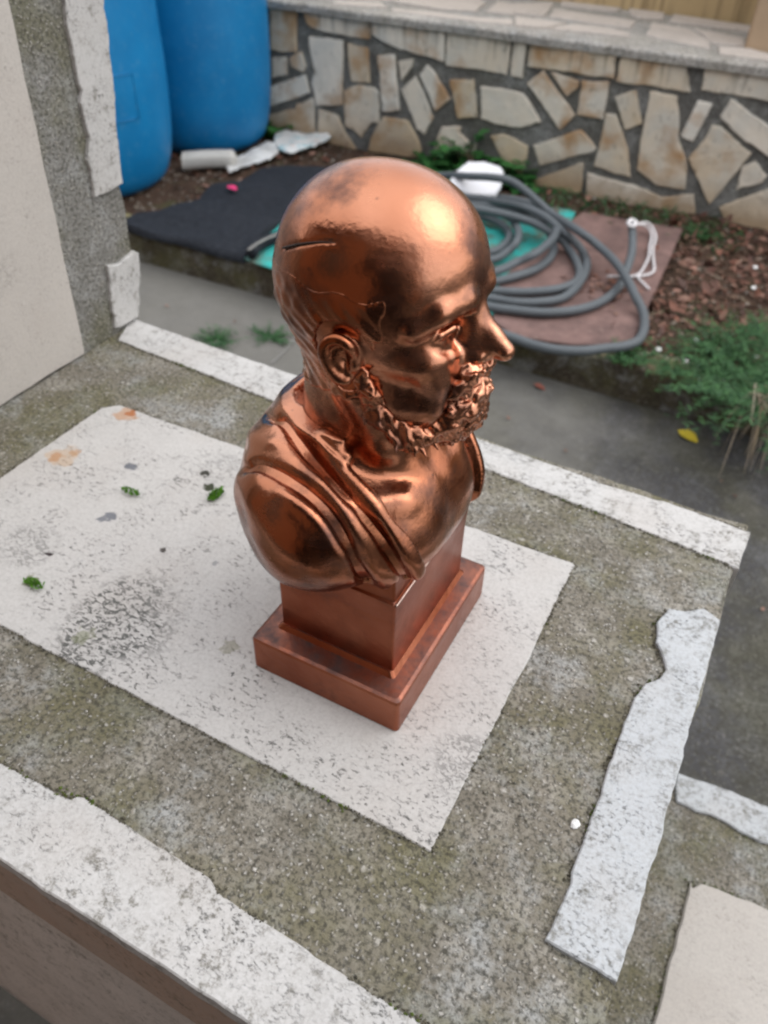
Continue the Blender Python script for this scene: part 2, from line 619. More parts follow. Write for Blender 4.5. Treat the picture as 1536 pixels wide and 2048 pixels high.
m_conc = mat_concrete()
m_conc_side = mat_concrete('riser_concrete', (0.17, 0.165, 0.15), (0.30, 0.295, 0.28), 0.5)
m_path = mat_concrete('path_concrete', (0.047, 0.046, 0.047), (0.075, 0.073, 0.073), 0.25, 0.5, 0.2, True)
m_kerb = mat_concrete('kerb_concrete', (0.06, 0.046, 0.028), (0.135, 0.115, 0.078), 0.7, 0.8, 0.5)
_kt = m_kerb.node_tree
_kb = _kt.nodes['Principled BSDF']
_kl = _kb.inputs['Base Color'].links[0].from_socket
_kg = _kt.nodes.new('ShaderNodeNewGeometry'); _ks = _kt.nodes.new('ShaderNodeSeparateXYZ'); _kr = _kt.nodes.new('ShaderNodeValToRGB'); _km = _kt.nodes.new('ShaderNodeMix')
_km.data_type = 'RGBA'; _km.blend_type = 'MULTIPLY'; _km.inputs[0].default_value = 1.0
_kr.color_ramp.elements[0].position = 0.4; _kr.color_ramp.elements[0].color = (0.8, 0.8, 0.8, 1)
_kr.color_ramp.elements[1].position = 0.9; _kr.color_ramp.elements[1].color = (1.9, 1.85, 1.7, 1)      # colour multiplied by surface normal: darker face, paler top
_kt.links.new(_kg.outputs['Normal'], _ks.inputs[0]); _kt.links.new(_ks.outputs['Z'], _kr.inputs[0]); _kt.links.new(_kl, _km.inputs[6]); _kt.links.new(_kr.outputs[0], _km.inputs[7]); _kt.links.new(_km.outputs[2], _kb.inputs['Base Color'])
ST = lambda px, r, c, k: (*at(px, 2, 0.003), r * 0.85, c, k)
m_panel = mat_travertine('travertine_panel', stains=[
    ST((252, 826), 0.016, (0.36, 0.19, 0.09), 0.7), ST((125, 910), 0.022, (0.40, 0.26, 0.14), 0.5),
    ST((264, 930), 0.0085, (0.12, 0.125, 0.14), 0.95), ST((222, 1030), 0.0085, (0.13, 0.135, 0.15), 0.95), ST((205, 1036), 0.006, (0.13, 0.135, 0.15), 0.9),
    ST((325, 1098), 0.0042, (0.04, 0.03, 0.025), 0.95), ST((98, 1105), 0.0045, (0.03, 0.02, 0.02), 1.0),
    ST((410, 945), 0.0065, (0.03, 0.028, 0.02), 1.0), ST((418, 972), 0.008, (0.03, 0.035, 0.015), 1.0),
    ST((430, 1123), 0.004, (0.2, 0.2, 0.2), 0.8), ST((465, 1345), 0.003, (0.03, 0.03, 0.03), 1.0), ST((460, 1290), 0.009, (0.20, 0.19, 0.13), 0.6),
    ST((262, 824), 0.008, (0.30, 0.10, 0.03), 0.9), ST((110, 912), 0.009, (0.34, 0.17, 0.07), 0.7), ST((150, 902), 0.007, (0.36, 0.19, 0.08), 0.6),
    ST((62, 1160), 0.010, (0.10, 0.11, 0.04), 0.8), ST((165, 1270), 0.010, (0.17, 0.18, 0.10), 0.6)],
    clusters=[(*at((245, 1255), 2, 0), 0.052, 1.0), (*at((185, 1300), 2, 0), 0.035, 1.0), (*at((290, 1200), 2, 0), 0.03, 0.8), (*at((60, 1090), 2, 0), 0.03, 0.5), (*at((440, 940), 2, 0), 0.03, 0.4), (*at((930, 1540), 2, 0), 0.03, 0.5)])
m_strip = mat_travertine('travertine_strip', (0.43, 0.42, 0.405), 1.0, 0.7)
m_strip_r = mat_travertine('travertine_strip_stained', (0.385, 0.40, 0.41), 0.9, 1.05)
m_trav_side = mat_travertine('travertine_riser', (0.40, 0.37, 0.335), 0.45)
m_fascia = mat_travertine('stained_marble_edge', (0.36, 0.26, 0.20), 0.6, 0.3)
m_veined = mat_travertine('veined_marble_facing', (0.52, 0.475, 0.44), 0.4, 0.7)


def build_steps():
    # middle step
    root = empty('stone_step', (XR / 2, (YF + YB) / 2, ZP), 'mossy concrete step with travertine border and panel, carrying the copper bust', 'step')
    plate('concrete_top', [(XR, YF + 0.01, 0), (XE, YF + 0.01, 0), (XE, YB - 0.004, 0), (XR, YB - 0.004, 0)], (0, 0, 1), 0.0, -0.10, m_conc, root, 0.0012, 0.02, 0.003, 1)
    plate('travertine_panel', plane_pts([(240, 812), (1150, 1130), (860, 1705), (-420, 1046), (-340, 1000)][:3], 2, 0) + [np.array([-0.60, 0.232, 0]), np.array([-0.60, 0.500, 0])], (0, 0, 1), 0.0016, -0.01, m_panel, root, 0.0003, 0.006, 0.0008, 2)
    pb = plane_pts([(262, 637), (700, 790), (950, 876), (1185, 960), (1200, 968), (1350, 1012), (1500, 1066), (1477, 1140), (1185, 1022), (950, 932), (530, 797), (236, 682)], 2, 0)
    plate('border_strip', pb, (0, 0, 1), 0.0014, -0.03, m_strip, root, 0.0003, 0.006, 0.001, 3)
    fs = plane_pts([(0, 1526), (140, 1600), (160, 1592), (420, 1758), (440, 1790), (844, 2048), (1000, 2144)], 2, 0)
    out = [np.array([0.0, YF, 0]), np.array([-0.699, YF, 0]), np.array([-0.699, 0.143, 0])]
    xin = [np.array([0.0, 0.146, 0])]
    plate('border_strip', [out[2]] + fs + xin + [out[0], out[1]], (0, 0, 1), 0.0014, -0.012, m_strip, root, 0.0003, 0.006, 0.001, 4)
    pr = plane_pts([(1438, 1246), (1405, 1222), (1370, 1228), (1335, 1222), (1312, 1250), (1310, 1290), (1324, 1320), (1330, 1345), (1318, 1362), (1290, 1372), (1266, 1402), (1252, 1440), (1180, 1640), (1140, 1770), (1088, 1884), (1231, 1968), (1310, 1716), (1374, 1476)], 2, 0)
    plate('border_strip', pr, (0, 0, 1), 0.004, -0.012, m_strip_r, root, 0.0004, 0.006, 0.001, 5)
    # bare end of the strip: worn patch where the slab has broken away
    box('step_core', (XR + 0.002, YF + 0.022, ZP), (XE - 0.012, YB - 0.012, -0.101), m_conc_side, root)
    plate('edge_face', [(-0.70, YF, -0.0125), (0.04, YF, -0.0125), (0.04, YF, -0.086), (-0.70, YF, -0.086)], (0, -1, 0), -0.0008, -0.008, m_fascia, root, 0.0005, 0.02, 0.0015, 6)
    for i, (a, b) in enumerate(((-0.70, 0.03),)):
        plate('facing_slab', [(a, YF + 0.02, -0.112), (b, YF + 0.02, -0.112), (b, YF + 0.02, ZP), (a, YF + 0.02, ZP)], (0, -1, 0), 0.004, -0.01, m_veined, root, 0.0004, 0.03, 0.001, 7 + i)

    # upper step: only its riser is in view
    up = empty('stone_step', (-1.1, 0.38, ZP), 'tall upper step at left with a pale travertine riser panel and broken edge strip', 'step')
    poly = plane_pts([(201, -330), (201, 0), (246, 365), (272, 500), (273, 640)], 0, XR)
    poly = [np.array([XR, p[1] - 0.004, min(p[2], 0.405)]) for p in poly]
    poly[-1][2] = -0.02
    top = 0.405
    plate('riser_concrete', [(XR, YF, top), (XR, poly[0][1], top)] + [tuple(p) for p in poly[1:]] + [(XR, YF, -0.02)], (1, 0, 0), 0.0, -0.06, m_conc_side, up, 0.0015, 0.015, 0.004, 9)
    pp = plane_pts([(-16, -115), (9, 0), (55, 210), (100, 415), (140, 600), (170, 735)], 0, XR)
    plate('riser_panel', [np.array([XR, pp[0][1] - 0.006, 0.392])] + pp[1:-1] + [np.array([XR, pp[-1][1], 0.002]), np.array([XR, 0.20, 0.002]), np.array([XR, 0.17, 0.392])], (1, 0, 0), 0.007, -0.01, m_trav_side, up, 0.0006, 0.02, 0.002, 10)
    e1 = plane_pts([(118, -50), (123, 0), (132, 68), (146, 137), (158, 182), (155, 205), (164, 242), (173, 273), (169, 319), (178, 355), (183, 394), (212, 382), (240, 365), (222, 180), (202, 0), (196, -60)], 0, XR)
    plate('edge_strip', e1, (1, 0, 0), 0.005, -0.04, m_strip, up, 0.0006, 0.006, 0.001, 11)
    e2 = plane_pts([(210, 530), (240, 520), (262, 500), (272, 505), (273, 570), (272, 632), (250, 645), (225, 655), (216, 600)], 0, XR)
    plate('edge_strip', e2, (1, 0, 0), 0.005, -0.04, m_strip, up, 0.0009, 0.006, 0.0012, 12)
    box('step_core', (-1.45, YF + 0.01, ZP), (XR - 0.055, YB - 0.012, 0.36), m_conc_side, up)
    plate('concrete_top', [(-1.46, YF, 0.4), (XR - 0.002, YF, 0.4), (XR - 0.002, YB + 0.03, 0.4), (-1.46, YB + 0.03, 0.4)], (0, 0, 1), 0.0, -0.045, m_conc, up, 0.001, 0.03, 0.003, 13)

    # lower step
    low = empty('stone_step', (0.42, 0.38, ZP), 'lower step at the right edge with pale corner panel and stained border strip', 'step')
    plate('concrete_top', [(XE - 0.01, YF + 0.01, ZL), (XF, YF + 0.01, ZL), (XF, YB - 0.004, ZL), (XE - 0.01, YB - 0.004, ZL)], (0, 0, 1), 0.0, -0.10, m_conc, low, 0.001, 0.02, 0.003, 14)
    lp = plane_pts([(1354, 1548), (1536, 1616)], 2, ZL) + [np.array([XF, YB, ZL]), np.array([XF, YB - 0.05, ZL])] + plane_pts([(1536, 1690), (1500, 1676), (1455, 1650), (1420, 1632), (1390, 1625), (1352, 1606)], 2, ZL)
    plate('border_strip', lp, (0, 0, 1), 0.004, -0.05, m_strip_r, low, 0.0012, 0.01, 0.0015, 15)
    q = plane_pts([(1380, 1762), (1384, 1778), (1400, 1768), (1470, 1795), (1536, 1822), (1305, 2048)], 2, ZL)
    plate('travertine_panel', q[:5] + [np.array([XF - 0.06, q[4][1], ZL]), np.array([XF - 0.06, 0.22, ZL]), np.array([q[5][0], 0.22, ZL]), q[5]], (0, 0, 1), 0.0035, -0.01, m_trav_side, low, 0.001, 0.015, 0.002, 16)
    box('step_core', (XE + 0.001, YF + 0.022, ZP), (XF - 0.01, YB - 0.012, ZL - 0.101), m_conc_side, low)
    plate('edge_face', [(XE, YF, ZL), (XF, YF, ZL), (XF, YF, ZL - 0.098), (XE, YF, ZL - 0.098)], (0, -1, 0), 0.002, -0.008, m_fascia, low, 0.0005, 0.02, 0.0015, 17)


build_steps()

# ------------------------------------------------------------------ ground, path, kerb
m_earth = NT('bed_soil')
_a = m_earth.noise(14, 6, 0.7)
_b = m_earth.noise(90, 5, 0.75)
_c = m_earth.mix(m_earth.ramp(_a, [(0.35, 0), (0.65, 1)]), (0.038, 0.023, 0.015), (0.075, 0.045, 0.030))
_c = m_earth.mix(m_earth.ramp(_b, [(0.55, 0), (0.7, 0.7)]), _c, (0.15, 0.095, 0.062))
_c = m_earth.mix(m_earth.ramp(m_earth.noise(9, 4, 0.6, m_earth.mapping(loc=(4, 4, 0))), [(0.55, 0), (0.68, 0.6)]), _c, (0.05, 0.06, 0.022))
m_soil = m_earth.done(_c, 0.95, m_earth.bump(_b, 0.01, 0.9), 0, 0.2)


def bedz(x, y):
    x, y = np.asarray(x, float), np.asarray(y, float)
    b = np.clip((y - 2.5) / 0.6, 0, 1)
    return ZB - 0.004 + 0.008 * vnoise(x, y, 7, 5) + 0.006 * vnoise(x, y, 31, 6) + 0.015 * b * b * np.clip((x + 1.3) / 1.0, 0, 1)


sheet('ground', -60, 60, -60, 60, ZP - 0.12, mat_flat('distant_ground', (0.13, 0.12, 0.10), 0.9, 0.3, 3, 0.0)).__setitem__('kind', 'structure')
tag(sheet('path', -6, 6, -3.5, YK + 0.005, ZP, m_path, 300, 150, lambda X, Y: 0.0025 * vnoise(X, Y, 5, 8)), kind='structure')
tag(sheet('soil_bed', -4.5, 3.2, YK + 0.07, YW + 0.03, 0, m_soil, 640, 110, lambda X, Y: bedz(X, Y)), kind='structure')


def build_kerb():
    nx = 500
    xs = np.linspace(-4.5, 3.2, nx)
    V, F = [], []
    prof = [(0.0, -0.13), (0.0, -0.02), (0.006, -0.004), (0.02, 0.0), (0.075, 0.001), (0.105, -0.004), (0.115, -0.06)]
    for i, x in enumerate(xs):
        w = 0.006 * float(vnoise(np.array(x), np.array(0.0), 9, 21)) + 0.003 * float(vnoise(np.array(x), np.array(0.3), 60, 22))
        for k, (dy, dz) in enumerate(prof):
            j = 1.0 if 1 <= k <= 3 else 0.2
            V.append((x, YK + dy + w * j + (0.0 if k < 1 else 0.0), ZB + dz + 0.004 + w * j * 0.6))
    m = len(prof)
    for i in range(nx - 1):
        for k in range(m - 1):
            a = i * m + k
            F.append((a, a + m, a + m + 1, a + 1))
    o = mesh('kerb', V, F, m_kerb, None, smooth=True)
    o['kind'] = 'structure'


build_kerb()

# ------------------------------------------------------------------ crazy-paved stone wall
def mat_stone():
    t = NT('wall_stone')
    r = t.obj_rand()
    base = t.mix(t.ramp(r, [(0, 0), (1, 1)]), (0.52, 0.41, 0.27), (0.74, 0.70, 0.62))
    n = t.noise(9, 4, 0.6)
    c = t.mix(t.ramp(n, [(0.4, 0), (0.7, 0.8)]), base, (0.52, 0.51, 0.46))
    rust = t.noise(6, 3, 0.55, t.mapping(loc=(2, 9, 4)))
    c = t.mix(t.ramp(rust, [(0.53, 0), (0.68, 0.9)]), c, (0.38, 0.22, 0.10))
    c = t.mix(t.ramp(t.noise(40, 4, 0.7, t.mapping((1.6, 1, 0.7))), [(0.60, 0), (0.68, 0.6)]), c, (0.16, 0.14, 0.11))
    geo = t.n('ShaderNodeNewGeometry')
    sep = t.n('ShaderNodeSeparateXYZ')
    t.link(geo.outputs['Position'], sep.inputs[0])
    # soil splashed up the foot of the wall, lichen and drips under the coping
    foot = t.math('ADD', t.math('MULTIPLY', sep.outputs['Z'], -7.0), t.math('MULTIPLY', n, 1.3))
    c = t.mix(t.ramp(t.math('SUBTRACT', foot, 3.95), [(0.0, 0), (0.8, 0.75)]), c, (0.30, 0.19, 0.09))
    streak = t.noise(30, 4, 0.6, t.mapping((2.2, 1, 0.10)))
    dr = t.math('MULTIPLY', t.ramp(t.math('ADD', sep.outputs['Z'], 0.5), [(0.28, 0), (0.38, 1)]), t.ramp(streak, [(0.50, 0), (0.62, 0.7)]))
    c = t.mix(dr, c, (0.10, 0.085, 0.06))
    nrm = t.bump(t.noise(20, 6, 0.65), 0.010, 0.7)
    nrm = t.bump(t.noise(160, 3, 0.6), 0.001, 0.6, nrm)
    return t.done(c, 0.8, nrm, 0, 0.3)


m_stone = mat_stone()
m_mortar = mat_concrete('grey_mortar', (0.125, 0.122, 0.115), (0.21, 0.21, 0.20), 0.15, 0.6, 0.2)
m_cope = mat_concrete('coping_mortar', (0.36, 0.34, 0.31), (0.50, 0.475, 0.44), 0.15, 0.5, 0.3)
m_pave = mat_travertine('ledge_paving', (0.46, 0.41, 0.365), 0.4, 0.25)

ZA = lambda pts: [(530 + x * 0.332, y * 0.332) for x, y in pts]
ZBm = lambda pts: [(1030 + x * 0.3294, y * 0.3294) for x, y in pts]
STONES = [
    ZA([(30, 10), (185, 18), (190, 315), (35, 300)]),
    ZA([(205, 28), (330, 35), (625, 85), (628, 235), (510, 222), (330, 185), (250, 140)]),
    ZA([(640, 92), (1080, 150), (1078, 372), (960, 335), (820, 300), (700, 245), (645, 205)]),
    [(895, 54), (960, 62), (1020, 72), (1018, 120), (1012, 150), (965, 140), (891, 131)],
    [(1030, 76), (1054, 80), (1045, 156), (1022, 152), (1024, 118)],
    ZA([(265, 220), (470, 245), (465, 630), (310, 640), (280, 500), (300, 430), (270, 300)]),
    ZA([(497, 262), (618, 290), (630, 500), (520, 490), (505, 400)]),
    ZA([(145, 355), (215, 310), (245, 400), (230, 435), (160, 400)]),
    ZA([(40, 350), (128, 343), (132, 450), (40, 470)]),
    ZA([(35, 520), (240, 450), (268, 560), (30, 640)]),
    ZA([(25, 690), (180, 660), (190, 625), (290, 590), (300, 835), (120, 860), (10, 800)]),
    ZA([(320, 660), (440, 700), (480, 800), (550, 900), (400, 905), (318, 835)]),
    ZA([(475, 550), (520, 525), (560, 512), (660, 530), (685, 560), (685, 740), (640, 740), (580, 830), (530, 780), (485, 760)]),
    ZA([(680, 335), (780, 330), (808, 665), (708, 670)]),
    ZA([(803, 370), (890, 355), (885, 400), (822, 485)]),
    ZA([(822, 540), (905, 455), (940, 530), (1012, 710), (960, 810), (915, 780)]),
    ZA([(932, 450), (975, 390), (1030, 450), (1115, 600), (1025, 670), (985, 560)]),
    ZA([(1115, 482), (1255, 475), (1278, 705), (1165, 715)]),
    [(961, 173), (1000, 177), (1046, 188), (1063, 211), (1081, 244), (1040, 255), (1000, 249), (962, 237)],
    ZA([(710, 705), (860, 730), (900, 800), (940, 900), (935, 955), (620, 910), (640, 830)]),
    ZA([(1065, 765), (1180, 765), (1170, 800), (1230, 860), (1275, 870), (1240, 1000), (1000, 965), (1035, 850)]),
    [(981, 272), (1008, 269), (1040, 285), (1055, 293), (1052, 318), (1043, 350), (1015, 338)],
    ZBm([(95, 238), (600, 318), (618, 335), (600, 478), (440, 460), (80, 400)]),
    ZBm([(648, 325), (1035, 375), (1045, 440), (1065, 560), (910, 540), (612, 490)]),
    ZBm([(1165, 395), (1700, 470), (1700, 640), (1400, 590), (1130, 548)]),
    ZBm([(70, 510), (170, 425), (365, 700), (275, 790), (180, 660)]),
    ZBm([(218, 435), (390, 495), (385, 530), (315, 585), (270, 520)]),
    ZBm([(405, 490), (570, 495), (535, 725), (380, 700)]),
    ZBm([(605, 590), (735, 550), (770, 750), (665, 790)]),
    ZBm([(820, 555), (985, 585), (1000, 870), (1045, 1020), (1030, 1150), (850, 1120), (740, 1030), (750, 950)]),
    ZBm([(1110, 612), (1200, 630), (1080, 860), (1005, 825)]),
    ZBm([(1310, 600), (1370, 640), (1440, 700), (1640, 820), (1640, 1000), (1536, 950), (1400, 860), (1245, 710)]),
    ZBm([(1195, 760), (1250, 770), (1435, 930), (1180, 1240), (1120, 1100), (1055, 960), (1150, 850)]),
    ZBm([(1380, 1010), (1460, 980), (1530, 1070), (1500, 1110), (1340, 1155)]),
    ZBm([(110, 880), (400, 790), (490, 900), (480, 920), (150, 1005)]),
    ZBm([(550, 690), (610, 695), (685, 910), (700, 1075), (480, 1010), (530, 800)]),
    ZBm([(85, 1105), (415, 990), (400, 1175), (330, 1190), (60, 1150)]),
    ZBm([(440, 1050), (700, 1120), (880, 1195), (1085, 1180), (1095, 1320), (900, 1290), (430, 1210)]),
    ZBm([(1240, 1260), (1600, 1120), (1600, 1450), (1300, 1370)]),
]
PAVERS = [
    ZBm([(0, 25), (235, 20), (180, 100), (0, 82)]), ZBm([(300, -60), (660, -10), (670, 40), (620, 72), (280, 35)]),
    ZBm([(240, 58), (735, 130), (700, 172), (205, 102)]), ZBm([(685, 50), (800, 60), (910, 84), (900, 120), (760, 115), (700, 90)]),
    ZBm([(960, 92), (1440, 165), (1440, 195), (935, 132)]), ZBm([(830, 140), (1060, 180), (1180, 255), (1185, 300), (800, 215)]),
    ZBm([(1080, 175), (1390, 240), (1395, 285), (1205, 265)]), ZBm([(350, 150), (600, 182), (690, 200), (700, 225), (200, 175)]),
    ZBm([(0, 108), (310, 146), (180, 172), (0, 158)]), ZBm([(1230, 290), (1420, 300), (1560, 340), (1560, 372), (1240, 330)]),
    ZA([(1330, 70), (1400, 12), (1530, 28), (1500, 88)]), ZA([(760, 12), (1000, -30), (1290, 0), (1330, 20), (1270, 72), (1060, 60)]),
    ZA([(760, 52), (1060, 80), (1300, 110), (1490, 118), (1490, 150), (1100, 108), (770, 66)]), ZA([(430, 10), (700, 20), (740, 48), (600, 40), (400, 22)]),
    ZA([(380, -60), (720, -40), (960, -36), (740, 5), (500, 0)]),
]


def build_wall():
    root = empty('stone_wall', (-0.8, YW + 0.3, ZB), 'low retaining wall faced with irregular cream stones in grey mortar', 'wall')
    box('mortar_core', (-4.5, YW + 0.006, ZP - 0.1), (3.2, YW + 0.70, ZT - 0.034), m_mortar, root)
    for i, s in enumerate(STONES):
        plate('stone', plane_pts(s, 1, YW), (0, -1, 0), random.uniform(0.001, 0.006), -0.02, m_stone, root, 0.0016, 0.018, 0.0022, i)
    # the same coursing goes on outside the picture
    r = random.Random(4)
    for x0, x1 in ((-4.5, -2.24), (0.12, 3.2)):
        x = x0
        while x < x1 - 0.1:
            w = r.uniform(0.16, 0.30)
            zz = ZT - 0.04
            while zz > ZB - 0.05:
                h = r.uniform(0.10, 0.17)
                a = [(x + r.uniform(0, .03), zz - r.uniform(0, .02)), (x + w - r.uniform(.01, .05), zz - r.uniform(0, .03)), (x + w - r.uniform(.01, .05), zz - h + r.uniform(.01, .04)), (x + w * 0.5, zz - h + r.uniform(.0, .02)), (x + r.uniform(0, .04), zz - h + r.uniform(.01, .04))]
                plate('stone', [(px, YW, pz) for px, pz in a], (0, -1, 0), r.uniform(0.002, 0.009), -0.02, m_stone, root, 0.002, 0.03, 0.004, int(x * 100) % 97)
                zz -= h
            x += w
    plate('coping', [(-4.5, YW - 0.016, ZT), (3.2, YW - 0.016, ZT), (3.2, YW + 0.70, ZT), (-4.5, YW + 0.70, ZT)], (0, 0, 1), -0.002, -0.030, m_cope, root, 0.003, 0.03, 0.006, 3)
    for i, s in enumerate(PAVERS):
        plate('paving_stone', plane_pts(s, 2, ZT), (0, 0, 1), random.uniform(0.002, 0.006), -0.01, m_pave, root, 0.002, 0.03, 0.003, 50 + i)
    for x0, x1 in ((-4.5, -2.2), (0.15, 3.2)):
        x = x0
        while x < x1:
            w = r.uniform(0.2, 0.4)
            y = YW + 0.01
            while y < YW + 0.58:
                h = r.uniform(0.14, 0.26)
                h = min(h, YW + 0.62 - y)
                plate('paving_stone', [(x + r.uniform(0, .02), y + r.uniform(0, .02), ZT), (x + w - .02, y + r.uniform(0, .03), ZT), (x + w - r.uniform(.01, .05), y + h - .015, ZT), (x + .02, y + h - r.uniform(.01, .03), ZT)], (0, 0, 1), 0.004, -0.01, m_pave, root, 0.002, 0.04, 0.003, int(y * 100) % 89)
                y += h
            x += w


build_wall()


def mat_render():
    t = NT('ochre_render')
    c = t.mix(t.noise(4, 5, 0.6), (0.38, 0.28, 0.145), (0.52, 0.40, 0.23))
    st = t.noise(26, 4, 0.6, t.mapping((1.5, 1, 0.08)))
    c = t.mix(t.ramp(st, [(0.5, 0), (0.66, 0.6)]), c, (0.15, 0.11, 0.06))
    return t.done(c, 0.9, t.bump(t.noise(120, 3, 0.6), 0.002, 0.6), 0, 0.2)


def build_terrace():
    m = mat_render()
    root = empty('rendered_wall', (-0.6, 3.8, ZT), 'weathered ochre rendered wall standing behind the paved ledge', 'wall')
    box('wall_panel', (-4.5, 3.702, ZT - 0.2), (3.2, 3.84, 0.75), m, root, 0.004)
    box('wall_pier', (-0.37, 3.262, ZT - 0.02), (-0.05, 3.70, 0.95), mat_flat('pier_render', (0.40, 0.29, 0.19), 0.9, 0.25, 8, 0.002), root, 0.008)
    box('wall_cap', (-4.5, 3.68, 0.752), (3.2, 3.86, 0.80), m_cope, root, 0.006)


build_terrace()
# ------------------------------------------------------------------ the copper bust (cm, x = face direction, y = its left, z up)
BUST = np.array([-0.197, 0.375, 0.0015])


def mx(a):
    r = a[0]
    for b in a[1:]:
        r = np.maximum(r, b)
    return r


def mat_tarnished():
    t = NT('tarnished_copper')
    g = t.n('ShaderNodeNewGeometry')
    s = t.n('ShaderNodeSeparateXYZ')
    t.link(g.outputs['True Normal'], s.inputs[0])
    n = t.noise(45, 5, 0.7)
    col = t.mix(t.ramp(t.noise(14, 3, 0.5), [(0.35, 0), (0.65, 1)]), (0.26, 0.07, 0.032), (0.38, 0.135, 0.075))
    col = t.mix(t.ramp(n, [(0.56, 0), (0.7, 0.5)]), col, (0.16, 0.065, 0.045))
    up = t.math('MULTIPLY', t.ramp(s.outputs['Z'], [(0.7, 0), (0.95, 1)]), t.ramp(n, [(0.30, 0.25), (0.60, 0.9)]))
    col = t.mix(up, col, (0.085, 0.062, 0.060))
    rough = t.math('ADD', t.ramp(n, [(0.3, 0.26), (0.7, 0.42)]), t.math('MULTIPLY', up, 0.2))
    return t.done(col, rough, t.bump(t.noise(120, 4, 0.6), 0.0008, 0.5), 1.0)


